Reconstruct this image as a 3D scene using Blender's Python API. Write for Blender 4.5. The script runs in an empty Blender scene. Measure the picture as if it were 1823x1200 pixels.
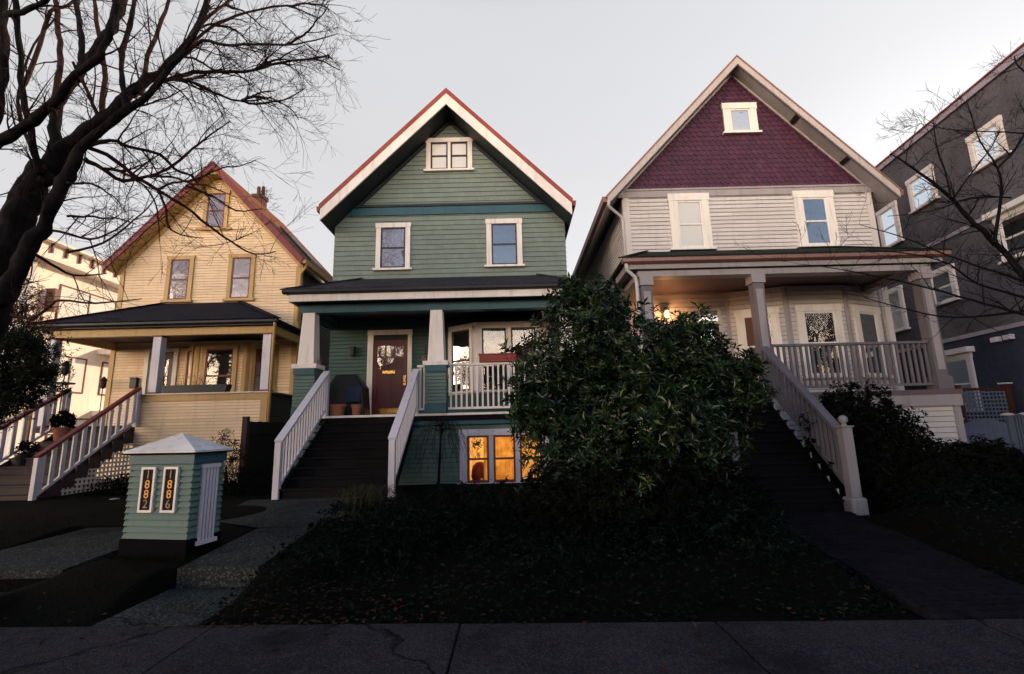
import bpy, bmesh, math, random
from mathutils import Vector, Matrix, noise
random.seed(7)
R = math.radians
SC = bpy.context.scene
COL = SC.collection
# ------------------------------------------------------------------ camera
cam_d = bpy.data.cameras.new("camera"); cam = bpy.data.objects.new("camera", cam_d); COL.objects.link(cam)
SC.camera = cam
CZ = 1.55
FPX = 867.95
PITCH, ROLL, YAW = 0.18504, -0.02479, 0.00301
def cam_axes():
    cy, sy, cp, sp = math.cos(YAW), math.sin(YAW), math.cos(PITCH), math.sin(PITCH)
    f = Vector((sy*cp, cy*cp, sp)); rt = Vector((cy, -sy, 0)); up = rt.cross(f)
    cr, sr = math.cos(ROLL), math.sin(ROLL)
    return rt*cr+up*sr, up*cr-rt*sr, f
RT, UP, FW = cam_axes()
cam.matrix_world = Matrix(((RT.x, UP.x, -FW.x, 0), (RT.y, UP.y, -FW.y, 0), (RT.z, UP.z, -FW.z, CZ), (0, 0, 0, 1)))
cam_d.sensor_width = 36; cam_d.lens = 36*FPX/1823; cam_d.clip_end = 2000; cam_d.clip_start = 0.05
def at(x, y, Y):                        # a direction seen from the pavement, at distance Y -> world point
    d = FW+RT*((x-911.5)/FPX)+UP*((600-y)/FPX); t = Y/d.y
    return Vector((d.x*t, Y, CZ+d.z*t))
# ------------------------------------------------------------------ light
SC.view_settings.view_transform = 'Standard'; SC.view_settings.look = 'None'
SC.view_settings.exposure = 0; SC.view_settings.gamma = 1
SUN_EL, SUN_DIR = R(18), Vector((0.77, 0.64, 0)).normalized()
sd = bpy.data.lights.new("sun", 'SUN'); sd.energy = 4.8; sd.angle = R(0.5); sd.color = (1.0, 0.72, 0.46)
sun = bpy.data.objects.new("sun", sd); COL.objects.link(sun)
sv = Vector((SUN_DIR.x*math.cos(SUN_EL), SUN_DIR.y*math.cos(SUN_EL), math.sin(SUN_EL)))
sun.rotation_euler = (-sv).to_track_quat('-Z', 'Y').to_euler()
sun.location = sv*60
W = bpy.data.worlds.new("World"); SC.world = W; W.use_nodes = True
nt = W.node_tree; nt.nodes.clear(); N = nt.nodes; L = nt.links
def nd(t, **k):
    n = N.new(t)
    for a, b in k.items(): setattr(n, a, b)
    return n
def ramp(nodes, stops, interp='LINEAR'):
    n = nodes.new('ShaderNodeValToRGB'); cr = n.color_ramp; cr.interpolation = interp
    while len(cr.elements) < len(stops): cr.elements.new(0.5)
    for e, (p, c) in zip(cr.elements, stops): e.position = p; e.color = (*c, 1)
    return n
sky = nd('ShaderNodeTexSky', sky_type='NISHITA', sun_disc=False, sun_elevation=SUN_EL,
         sun_rotation=math.atan2(sv.x, sv.y), dust_density=0.6, air_density=1.0)
hs = nd('ShaderNodeHueSaturation'); hs.inputs['Saturation'].default_value = 0.2
L.new(sky.outputs[0], hs.inputs['Color'])
b1 = nd('ShaderNodeBackground'); b1.inputs[1].default_value = 0.05; L.new(hs.outputs[0], b1.inputs[0])
tc = nd('ShaderNodeTexCoord'); sx = nd('ShaderNodeSeparateXYZ'); L.new(tc.outputs['Generated'], sx.inputs[0])
veil = ramp(N, [(0, (.68, .53, .50)), (.12, (.66, .575, .56)), (.33, (.615, .60, .61)), (.70, (.59, .59, .605)), (.86, (.22, .26, .34)), (1, (.05, .08, .15))])
L.new(sx.outputs['Z'], veil.inputs[0])
# the sunset glow of the sky across the street
glow = ramp(N, [(0, (.50, .30, .15)), (.04, (.90, .59, .34)), (.13, (.90, .69, .48)), (.21, (.50, .42, .35)), (.28, (.06, .06, .07)), (.5, (.01, .013, .02)), (.9, (0, 0, 0))])
L.new(sx.outputs['Z'], glow.inputs[0])
mr = nd('ShaderNodeMapRange', interpolation_type='SMOOTHSTEP'); mr.inputs['From Min'].default_value = 0.2; mr.inputs['From Max'].default_value = 0.95
dt = nd('ShaderNodeVectorMath', operation='DOT_PRODUCT'); dt.inputs[1].default_value = (-.42, -.9, 0); L.new(tc.outputs['Generated'], dt.inputs[0]); L.new(dt.outputs['Value'], mr.inputs['Value'])
# bluer sky to the sides and behind
blue = ramp(N, [(0, (.30, .31, .36)), (.2, (.30, .37, .50)), (.6, (.20, .29, .46)), (1, (.05, .09, .18))]); L.new(sx.outputs['Z'], blue.inputs[0])
bf = nd('ShaderNodeMapRange', interpolation_type='SMOOTHSTEP'); bf.inputs['From Min'].default_value = .34; bf.inputs['From Max'].default_value = -.12; L.new(sx.outputs['Y'], bf.inputs['Value'])
vb = nd('ShaderNodeMix', data_type='RGBA'); L.new(bf.outputs[0], vb.inputs[0]); L.new(veil.outputs[0], vb.inputs[6]); L.new(blue.outputs[0], vb.inputs[7])
cl = nd('ShaderNodeTexNoise'); cl.inputs['Scale'].default_value = 1.6; cl.inputs['Detail'].default_value = 5
mp = nd('ShaderNodeMapping'); mp.inputs['Scale'].default_value = (1, 1, 3.2); L.new(tc.outputs['Generated'], mp.inputs[0]); L.new(mp.outputs[0], cl.inputs[0])
cm = nd('ShaderNodeMapRange'); cm.inputs['From Min'].default_value = .3; cm.inputs['From Max'].default_value = .7; cm.inputs['To Min'].default_value = .965; cm.inputs['To Max'].default_value = 1.035
L.new(cl.outputs[0], cm.inputs['Value'])
vm = nd('ShaderNodeVectorMath', operation='SCALE'); L.new(vb.outputs[2], vm.inputs[0]); L.new(cm.outputs[0], vm.inputs['Scale'])
gm = nd('ShaderNodeVectorMath', operation='SCALE'); L.new(glow.outputs[0], gm.inputs[0]); L.new(mr.outputs[0], gm.inputs['Scale'])
gs = nd('ShaderNodeVectorMath', operation='SCALE'); L.new(gm.outputs[0], gs.inputs[0]); gs.inputs['Scale'].default_value = 16.5
ad = nd('ShaderNodeVectorMath', operation='ADD'); L.new(vm.outputs[0], ad.inputs[0]); L.new(gs.outputs[0], ad.inputs[1])
b2 = nd('ShaderNodeBackground'); L.new(ad.outputs[0], b2.inputs[0]); b2.inputs[1].default_value = 1.0
ash = nd('ShaderNodeAddShader'); L.new(b1.outputs[0], ash.inputs[0]); L.new(b2.outputs[0], ash.inputs[1])
wo = nd('ShaderNodeOutputWorld'); L.new(ash.outputs[0], wo.inputs[0])
SC.render.engine = 'CYCLES'
SC.cycles.max_bounces = 6; SC.cycles.transparent_max_bounces = 12; SC.cycles.use_denoising = True
# ------------------------------------------------------------------ materials
def newmat(name):
    m = bpy.data.materials.new(name); m.use_nodes = True
    return m, m.node_tree.nodes, m.node_tree.links, m.node_tree.nodes['Principled BSDF']
def mix(n, l, a, b, fac, blend='MIX'):
    x = n.new('ShaderNodeMix'); x.data_type = 'RGBA'; x.blend_type = blend
    for s, v in ((x.inputs[6], a), (x.inputs[7], b), (x.inputs[0], fac)):
        if hasattr(v, 'is_output') or isinstance(v, bpy.types.NodeSocket): l.new(v, s)
        elif isinstance(v, (tuple, list)): s.default_value = (*v, 1)
        else: s.default_value = v
    return x.outputs[2]
def noi(n, l, scale, detail=4, sc=(1, 1, 1), co='Object', rough=.55):
    t = n.new('ShaderNodeTexCoord'); m = n.new('ShaderNodeMapping'); m.inputs['Scale'].default_value = sc
    l.new(t.outputs[co], m.inputs[0]); x = n.new('ShaderNodeTexNoise'); x.inputs['Scale'].default_value = scale
    x.inputs['Detail'].default_value = detail; x.inputs['Roughness'].default_value = rough; l.new(m.outputs[0], x.inputs[0])
    return x.outputs[0]
def rng(n, l, v, a, b, c=0., d=1.):
    m = n.new('ShaderNodeMapRange'); l.new(v, m.inputs[0])
    for i, x in enumerate((a, b, c, d)): m.inputs[i+1].default_value = x
    return m.outputs[0]
def bump(n, l, p, h, strength, dist=.01):
    b = n.new('ShaderNodeBump'); b.inputs['Strength'].default_value = strength; b.inputs['Distance'].default_value = dist
    l.new(h, b.inputs['Height']); l.new(b.outputs[0], p.inputs['Normal'])
def dk(c, f): return tuple(max(0, min(1, x*f)) for x in c)
def paint(name, col, var=.18, rough=.55, streak=True, island=0., bm=.25, dirt=None, spec=.35):
    m, n, l, p = newmat(name); BASE[name] = col
    a = noi(n, l, 1.1, 6); c = mix(n, l, dk(col, 1-var), dk(col, 1+var), rng(n, l, a, .3, .7))
    if streak:
        s = noi(n, l, 3.0, 6, (3, 3, .35)); c = mix(n, l, c, dirt or dk(col, .45), rng(n, l, s, .52, .78, 0, .5))
    f = noi(n, l, 55, 3); c = mix(n, l, c, dk(col, .6), rng(n, l, f, .62, .8, 0, .4))
    if island:
        g = n.new('ShaderNodeNewGeometry'); c = mix(n, l, c, dk(col, 1-island), g.outputs['Random Per Island'])
    l.new(c, p.inputs['Base Color']); p.inputs['Roughness'].default_value = rough; p.inputs['Specular IOR Level'].default_value = spec
    h = noi(n, l, 22, 5, (1, 1, 2.5)); bump(n, l, p, h, bm, .006)
    return m
def shingle_wall(name, col):
    m, n, l, p = newmat(name); BASE[name] = col
    t = n.new('ShaderNodeTexCoord'); mp = n.new('ShaderNodeMapping'); mp.inputs['Rotation'].default_value = (R(90), 0, 0); l.new(t.outputs['Object'], mp.inputs[0])
    wv = n.new('ShaderNodeTexBrick'); l.new(mp.outputs[0], wv.inputs[0])
    wv.inputs['Scale'].default_value = 1; wv.inputs['Brick Width'].default_value = .145; wv.inputs['Row Height'].default_value = .14
    wv.inputs['Mortar Size'].default_value = .0012; wv.offset = .43; wv.offset_frequency = 3
    wv.inputs['Color1'].default_value = (*dk(col, .93), 1); wv.inputs['Color2'].default_value = (*dk(col, 1.06), 1); wv.inputs['Mortar'].default_value = (*dk(col, .35), 1)
    a = noi(n, l, .9, 6); c = mix(n, l, wv.outputs[0], dk(col, .62), rng(n, l, a, .45, .75, 0, .5))
    s = noi(n, l, 30, 4, (6, 6, .6)); c = mix(n, l, c, dk(col, 1.35), rng(n, l, s, .5, .8, 0, .35))
    l.new(c, p.inputs['Base Color']); p.inputs['Roughness'].default_value = .75; bump(n, l, p, s, .35, .006)
    return m
def roofing(name, c1, c2, moss=None):
    m, n, l, p = newmat(name)
    t = n.new('ShaderNodeTexCoord'); wv = n.new('ShaderNodeTexBrick'); l.new(t.outputs['Object'], wv.inputs[0])
    wv.inputs['Scale'].default_value = 1; wv.inputs['Brick Width'].default_value = .3; wv.inputs['Row Height'].default_value = .13; wv.inputs['Mortar Size'].default_value = .008
    wv.inputs['Color1'].default_value = (*c1, 1); wv.inputs['Color2'].default_value = (*c2, 1); wv.inputs['Mortar'].default_value = (*dk(c1, .4), 1)
    a = noi(n, l, 2.2, 6); c = mix(n, l, wv.outputs[0], dk(c2, 1.5), rng(n, l, a, .45, .75, 0, .5))
    if moss: b = noi(n, l, 7, 6); c = mix(n, l, c, moss, rng(n, l, b, .42, .6, 0, .9))
    l.new(c, p.inputs['Base Color']); p.inputs['Roughness'].default_value = .9; p.inputs['Specular IOR Level'].default_value = .12
    g = noi(n, l, 45, 3); bump(n, l, p, g, .8, .012)
    return m
def ground_mat(name, c1, c2, c3=None, scale=2.5, speck=None, spscale=90, rough=.9, bs=.6, bd=.02, cracks=0):
    m, n, l, p = newmat(name)
    a = noi(n, l, scale, 8); c = mix(n, l, c1, c2, rng(n, l, a, .35, .65))
    if c3: b = noi(n, l, scale*4.3, 6); c = mix(n, l, c, c3, rng(n, l, b, .5, .68))
    if speck:
        v = n.new('ShaderNodeTexVoronoi'); v.inputs['Scale'].default_value = spscale; t = n.new('ShaderNodeTexCoord'); l.new(t.outputs['Object'], v.inputs[0])
        sx_ = n.new('ShaderNodeSeparateColor'); l.new(v.outputs['Color'], sx_.inputs[0])
        c = mix(n, l, c, speck, rng(n, l, sx_.outputs[0], .62, .95, 0, .85))
        c = mix(n, l, c, dk(c1, .4), rng(n, l, sx_.outputs[1], .7, .95, 0, .7))
    if cracks:
        v2 = n.new('ShaderNodeTexVoronoi'); v2.feature = 'DISTANCE_TO_EDGE'; v2.inputs['Scale'].default_value = cracks; t2 = n.new('ShaderNodeTexCoord')
        dv = n.new('ShaderNodeTexNoise'); dv.inputs['Scale'].default_value = 3; dv.inputs['Detail'].default_value = 6; l.new(t2.outputs['Object'], dv.inputs[0])
        va = n.new('ShaderNodeVectorMath'); va.operation = 'MULTIPLY_ADD'; l.new(dv.outputs['Color'], va.inputs[0]); va.inputs[1].default_value = (.5, .5, 0); l.new(t2.outputs['Object'], va.inputs[2]); l.new(va.outputs[0], v2.inputs['Vector'])
        c = mix(n, l, dk(c1, .15), c, rng(n, l, v2.outputs['Distance'], .0, .008))
        st_ = noi(n, l, .9, 7, rough=.65); c = mix(n, l, c, dk(c2, .35), rng(n, l, st_, .5, .68, 0, .75))
        s2 = noi(n, l, 6, 4); c = mix(n, l, c, dk(c1, 1.9), rng(n, l, s2, .6, .75, 0, .5))
    l.new(c, p.inputs['Base Color']); p.inputs['Roughness'].default_value = rough; p.inputs['Specular IOR Level'].default_value = .05
    h = noi(n, l, spscale*.5, 5); bump(n, l, p, h, bs, bd)
    return m
def leaf_mat(name, c1, c2, c3=None, rough=.35, trans=.15, spec=.5):
    m, n, l, p = newmat(name)
    g = n.new('ShaderNodeNewGeometry'); r_ = ramp(n, [(0, c1), (.8, c2), (1, c3 or c2)]); l.new(g.outputs['Random Per Island'], r_.inputs[0])
    a = noi(n, l, 1.6, 3); c = mix(n, l, r_.outputs[0], dk(c1, .55), rng(n, l, a, .4, .7, 0, .6))
    l.new(c, p.inputs['Base Color']); p.inputs['Roughness'].default_value = rough; p.inputs['Specular IOR Level'].default_value = spec
    if trans:
        tr = n.new('ShaderNodeBsdfTranslucent'); l.new(c, tr.inputs[0]); mx = n.new('ShaderNodeMixShader'); mx.inputs[0].default_value = trans
        l.new(p.outputs[0], mx.inputs[1]); l.new(tr.outputs[0], mx.inputs[2]); l.new(mx.outputs[0], n['Material Output'].inputs[0])
    return m
def bark(name, c1, c2, sc=9):
    m, n, l, p = newmat(name)
    a = noi(n, l, sc, 7, (1, 1, .3)); c = mix(n, l, c1, c2, rng(n, l, a, .35, .68))
    l.new(c, p.inputs['Base Color']); p.inputs['Roughness'].default_value = .9; p.inputs['Specular IOR Level'].default_value = .1; bump(n, l, p, a, .9, .04)
    return m
def glass(name, refl=.3, tint=(1, 1, 1), wav=.25):
    m, n, l, p = newmat(name); n.remove(p)
    tr = n.new('ShaderNodeBsdfTransparent'); gl = n.new('ShaderNodeBsdfGlossy'); gl.inputs['Roughness'].default_value = .03; gl.inputs[0].default_value = (*tint, 1)
    b = n.new('ShaderNodeBump'); b.inputs['Strength'].default_value = wav; b.inputs['Distance'].default_value = .02; h = noi(n, l, 2.3, 2); l.new(h, b.inputs['Height']); l.new(b.outputs[0], gl.inputs['Normal'])
    fr = n.new('ShaderNodeFresnel'); fr.inputs[0].default_value = 1.5; fa = rng(n, l, fr.outputs[0], .04, 1, refl*.5, .9)
    mx = n.new('ShaderNodeMixShader'); l.new(fa, mx.inputs[0]); l.new(tr.outputs[0], mx.inputs[1]); l.new(gl.outputs[0], mx.inputs[2]); l.new(mx.outputs[0], n['Material Output'].inputs[0])
    return m
def curtain(name, col, folds=14, emit=0):
    m, n, l, p = newmat(name)
    w = n.new('ShaderNodeTexWave'); w.inputs['Scale'].default_value = folds; w.inputs['Distortion'].default_value = 3; w.inputs['Detail'].default_value = 2
    t = n.new('ShaderNodeTexCoord'); mp = n.new('ShaderNodeMapping'); mp.inputs['Scale'].default_value = (1, .3, .12); l.new(t.outputs['Object'], mp.inputs[0]); l.new(mp.outputs[0], w.inputs[0])
    c = mix(n, l, dk(col, .72), dk(col, 1.05), w.outputs['Fac']); l.new(c, p.inputs['Base Color']); p.inputs['Roughness'].default_value = .9
    return m
def metal(name, col, rough=.35, met=1.):
    m, n, l, p = newmat(name); a = noi(n, l, 14, 4); c = mix(n, l, dk(col, .75), col, a); l.new(c, p.inputs['Base Color'])
    p.inputs['Metallic'].default_value = met; p.inputs['Roughness'].default_value = rough; return m
def lit_room(name, kind):
    m, n, l, p = newmat(name); n.remove(p)
    a = noi(n, l, 3.6, 5); r_ = ramp(n, [(.3, (.42, .17, .03)), (.5, (.85, .45, .10)), (.68, (1, .72, .28))]) if kind else ramp(n, [(.3, (.03, .008, .004)), (.46, (.2, .06, .015)), (.54, (.9, .45, .12)), (.62, (.05, .02, .01)), (.75, (.8, .3, .06))])
    l.new(a, r_.inputs[0]); e = n.new('ShaderNodeEmission'); e.inputs[1].default_value = 1.0; l.new(r_.outputs[0], e.inputs[0]); l.new(e.outputs[0], n['Material Output'].inputs[0])
    return m
BASE = {}
M = {}
M['yellow'] = paint('yellow_siding', (.88, .675, .44), .08, .6, island=.15)
M['ochre'] = paint('ochre_trim', (.47, .31, .125), .1, .5)
M['maroon'] = paint('maroon_paint', (.17, .026, .032), .15, .5)
M['whitey'] = paint('cream_white_paint', (.70, .64, .60), .08, .5)
M['white'] = paint('white_paint', (.80, .745, .70), .10, .5)
M['post'] = paint('pale_grey_paint', (.62, .60, .66), .08, .5)
M['green_sh'] = shingle_wall('sage_green_shingles', (.18, .232, .205))
M['green_lap'] = paint('sage_green_siding', (.105, .175, .155), .12, .6, island=.15)
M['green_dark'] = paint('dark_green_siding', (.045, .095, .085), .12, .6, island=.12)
M['teal'] = paint('teal_trim', (.018, .085, .115), .15, .45)
M['blacktrim'] = paint('black_trim', (.012, .018, .024), .2, .5)
M['redtrim'] = paint('red_trim', (.27, .05, .035), .15, .5)
M['beige'] = paint('beige_siding', (.66, .615, .59), .08, .6, island=.14)
M['beigetrim'] = paint('taupe_trim', (.34, .31, .315), .08, .55)
M['newel'] = paint('grey_newel_paint', (.27, .25, .265), .12, .55)
M['raketrim'] = paint('rake_board_paint', (.47, .42, .40), .08, .55)
M['taupe'] = paint('taupe_porch_paint', (.15, .135, .15), .1, .55)
M['taupedk'] = paint('dark_taupe_paint', (.14, .10, .105), .12, .6)
M['purple'] = paint('purple_scale_shingles', (.076, .020, .050), .2, .55, island=.35, bm=.4)
M['cream'] = paint('cream_window_trim', (.82, .78, .72), .05, .5)
M['copper'] = paint('brown_gutter', (.26, .13, .105), .12, .4)
def stucco(name, col):
    m, n, l, p = newmat(name); BASE[name] = col
    a = noi(n, l, .55, 8, (1, 1, .7), rough=.7); c = mix(n, l, dk(col, .55), dk(col, 1.35), rng(n, l, a, .32, .68))
    b = noi(n, l, 9, 8, rough=.8); c = mix(n, l, c, dk(col, .4), rng(n, l, b, .5, .75, 0, .8)); d = noi(n, l, 28, 4); c = mix(n, l, c, dk(col, 2.1), rng(n, l, d, .58, .75, 0, .6))
    l.new(c, p.inputs['Base Color']); p.inputs['Roughness'].default_value = .95; p.inputs['Specular IOR Level'].default_value = .1; bump(n, l, p, b, 1, .03); return m
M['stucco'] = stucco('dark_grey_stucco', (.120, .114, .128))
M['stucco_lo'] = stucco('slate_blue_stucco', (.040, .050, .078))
M['lilac'] = paint('lilac_grey_trim', (.34, .31, .37), .1, .6)
M['sideshade'] = paint('shaded_side_siding', (.030, .036, .028), .15, .7)  # shade on the yellow house's side walls, put into a dark siding colour
M['roof_y'] = roofing('navy_black_roofing', (.007, .009, .017), (.011, .013, .022))
M['roof_g'] = roofing('charcoal_roofing', (.028, .027, .034), (.045, .042, .050))
M['roof_w'] = roofing('charcoal_mossy_roofing', (.02, .022, .02), (.03, .03, .026), (.014, .024, .010))
M['roof_r'] = roofing('rust_brown_roofing', (.16, .06, .035), (.22, .09, .05))
M['tread'] = paint('dark_step_paint', (.006, .0055, .007), .4, .8, spec=.1)
M['treadb'] = paint('brown_step_paint', (.050, .034, .034), .25, .7)
M['sash'] = paint('dark_sash_paint', (.030, .026, .038), .2, .4, False)
M['sashred'] = paint('oxblood_sash_paint', (.17, .035, .035), .2, .4, False)
M['door'] = paint('oxblood_door_paint', (.085, .018, .022), .15, .35)
M['doordk'] = paint('dark_brown_door_paint', (.025, .012, .012), .15, .35)
M['concrete'] = ground_mat('exposed_aggregate_concrete', (.030, .034, .036), (.022, .025, .028), None, 2.0, (.11, .11, .09), 70, .85, .5, .01, cracks=.35)
M['sidewalk'] = ground_mat('worn_sidewalk_concrete', (.034, .031, .038), (.018, .018, .026), (.040, .030, .030), 1.7, (.08, .07, .07), 120, .85, .6, .008, cracks=.28)
M['joint'] = ground_mat('joint_dirt', (.006, .006, .006), (.010, .009, .008), None, 5)
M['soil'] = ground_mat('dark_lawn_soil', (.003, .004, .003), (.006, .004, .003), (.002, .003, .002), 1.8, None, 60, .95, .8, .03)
M['asphalt'] = ground_mat('asphalt', (.045, .045, .048), (.06, .06, .06), None, 2, (.1, .1, .1), 120)
M['glass'] = glass('window_glass', .045, wav=.25)
M['glass_mid'] = glass('clear_window_glass', .06, wav=.2)
M['glass_hi'] = glass('reflective_window_glass', .23, (.80, .92, 1.0), wav=.3)
M['glass_lo'] = glass('lit_window_glass', .08)
M['curt'] = curtain('white_lace_curtain', (.38, .33, .34))
M['curty'] = curtain('net_curtain', (.20, .10, .07), 22)
M['blind'] = paint('pale_roller_blind', (.66, .67, .66), .04, .8, False)
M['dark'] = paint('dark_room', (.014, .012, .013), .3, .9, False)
M['brass'] = metal('polished_brass', (.95, .58, .16), .22)
M['brassdull'] = metal('tarnished_brass', (.42, .29, .18), .4)
M['glintnum'] = paint('brass_glint', (.95, .40, .07), .05, .4, False, bm=0); M['dullnum'] = paint('dull_gilt', (.30, .19, .12), .1, .4, False, bm=0)  # brass digits: the bright pair has its reflected glow painted in as orange
M['black'] = paint('black_metal', (.012, .012, .013), .2, .45, False)
M['terra'] = paint('terracotta', (.36, .13, .075), .2, .8)
M['blue'] = paint('blue_plastic', (.006, .018, .05), .2, .4, False)
M['redbox'] = paint('red_planter_paint', (.24, .035, .03), .15, .5)
M['gate'] = paint('pale_blue_fence_paint', (.125, .15, .21), .15, .6)
M['woodred'] = paint('red_brown_wood', (.055, .018, .010), .25, .7)
M['wooddk'] = paint('dark_fence_wood', (.012, .012, .011), .35, .85)
M['woodpost'] = paint('brown_fence_post', (.040, .020, .020), .2, .8)
M['brick'] = roofing('chimney_brick', (.07, .038, .036), (.11, .06, .052))
M['apt'] = paint('white_stucco', (.80, .74, .68), .06, .9)
M['aptdk'] = paint('brown_frame', (.12, .06, .04), .2, .6)
M['plinth'] = paint('dark_plinth', (.005, .005, .006), .3, .9, spec=.03)
M['kroof'] = paint('weathered_white_cap', (.72, .70, .70), .22, .7, dirt=(.16, .16, .16), bm=.9)
M['plate'] = paint('black_number_plate', (.010, .005, .006), .2, .6, False, spec=.1)
M['bark'] = bark('grey_brown_bark', (.005, .005, .006), (.020, .016, .017))
M['twig'] = bark('twig_bark', (.022, .010, .010), (.060, .030, .026), 20)
M['twigd'] = bark('dark_twig_bark', (.006, .005, .008), (.018, .014, .017), 20)
M['rhodo'] = leaf_mat('rhododendron_leaf', (.007, .021, .008), (.018, .048, .013), (.13, .16, .04), .3, .1, .45)
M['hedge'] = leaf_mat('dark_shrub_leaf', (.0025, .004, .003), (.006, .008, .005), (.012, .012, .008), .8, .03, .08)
M['conifer'] = leaf_mat('conifer_needles', (.006, .012, .007), (.018, .026, .012), (.05, .05, .015), .6, .1, .25)
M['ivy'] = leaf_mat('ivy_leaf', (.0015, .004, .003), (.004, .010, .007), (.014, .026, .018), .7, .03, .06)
M['redleaf'] = leaf_mat('red_leaf', (.10, .018, .012), (.18, .04, .02), (.25, .08, .03), .6, .2, .3)
M['fallen'] = leaf_mat('fallen_leaf', (.022, .008, .006), (.05, .016, .008), (.11, .07, .035), .8, .05, .2)
M['straw'] = leaf_mat('dry_grass_blade', (.018, .020, .009), (.04, .038, .016), (.09, .08, .035), .7, .1, .2)
M['grass'] = leaf_mat('grass_blade', (.003, .006, .003), (.007, .011, .004), (.02, .02, .008), .9, .05, .03)
M['flower'] = leaf_mat('orange_petal', (.5, .2, .02), (.7, .35, .04), (.5, .06, .03), .6, .2, .2)
M['stone'] = ground_mat('pale_stone', (.28, .26, .26), (.2, .19, .19), None, 4)
M['paver'] = ground_mat('dark_clay_paver', (.008, .008, .012), (.014, .013, .018), (.005, .005, .006), 4, None, 60)
M['roomwall'] = paint('warm_room_wall', (.82, .70, .48), .15, .8, False)
m_, n_, l_, p_ = newmat('gold_curtain'); a_ = noi(n_, l_, 5, 5); c_ = mix(n_, l_, (.62, .36, .10), (.95, .76, .36), rng(n_, l_, a_, .35, .65)); n_.remove(p_)
tr_n = n_.new('ShaderNodeBsdfTranslucent'); l_.new(c_, tr_n.inputs[0]); df_n = n_.new('ShaderNodeBsdfDiffuse'); l_.new(c_, df_n.inputs[0]); mx_n = n_.new('ShaderNodeMixShader'); mx_n.inputs[0].default_value = .65; l_.new(df_n.outputs[0], mx_n.inputs[1]); l_.new(tr_n.outputs[0], mx_n.inputs[2]); l_.new(mx_n.outputs[0], n_['Material Output'].inputs[0]); M['goldcurt'] = m_
m_, n_, l_, p_ = newmat('lamp_glow'); p_.inputs['Emission Color'].default_value = (1, .5, .12, 1); p_.inputs['Emission Strength'].default_value = 1.0; M['lampglow'] = m_
# ------------------------------------------------------------------ mesh helpers
GAP = {}
def gapmat(m_):  # groove faces get a darker colour that deepens the shadow line under each board
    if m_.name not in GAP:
        m, n, l, p = newmat(m_.name+'_groove_shade'); p.inputs['Base Color'].default_value = (*dk(BASE.get(m_.name, (.1, .1, .1)), .42), 1); p.inputs['Roughness'].default_value = .95; GAP[m_.name] = m
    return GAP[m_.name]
def rv():
    while True:
        v = Vector((random.uniform(-1, 1), random.uniform(-1, 1), random.uniform(-1, 1)))
        if .05 < v.length < 1: return v.normalized()
OFF = {}
def tag(o, label=None, cat=None, group=None, kind=None):
    for k, v in (('label', label), ('category', cat), ('group', group), ('kind', kind)):
        if v: o[k] = v
    return o
def thing(name, loc, label, cat, group=None, rz=0):
    o = bpy.data.objects.new(name, None); COL.objects.link(o); o.location = loc; o.rotation_euler[2] = rz; o.empty_display_size = .2
    OFF[o.name] = Vector(loc) if rz == 0 else Vector((0, 0, 0)); return tag(o, label, cat, group)
def off(p): return OFF.get(p.name, Vector((0, 0, 0))) if p else Vector((0, 0, 0))
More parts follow.
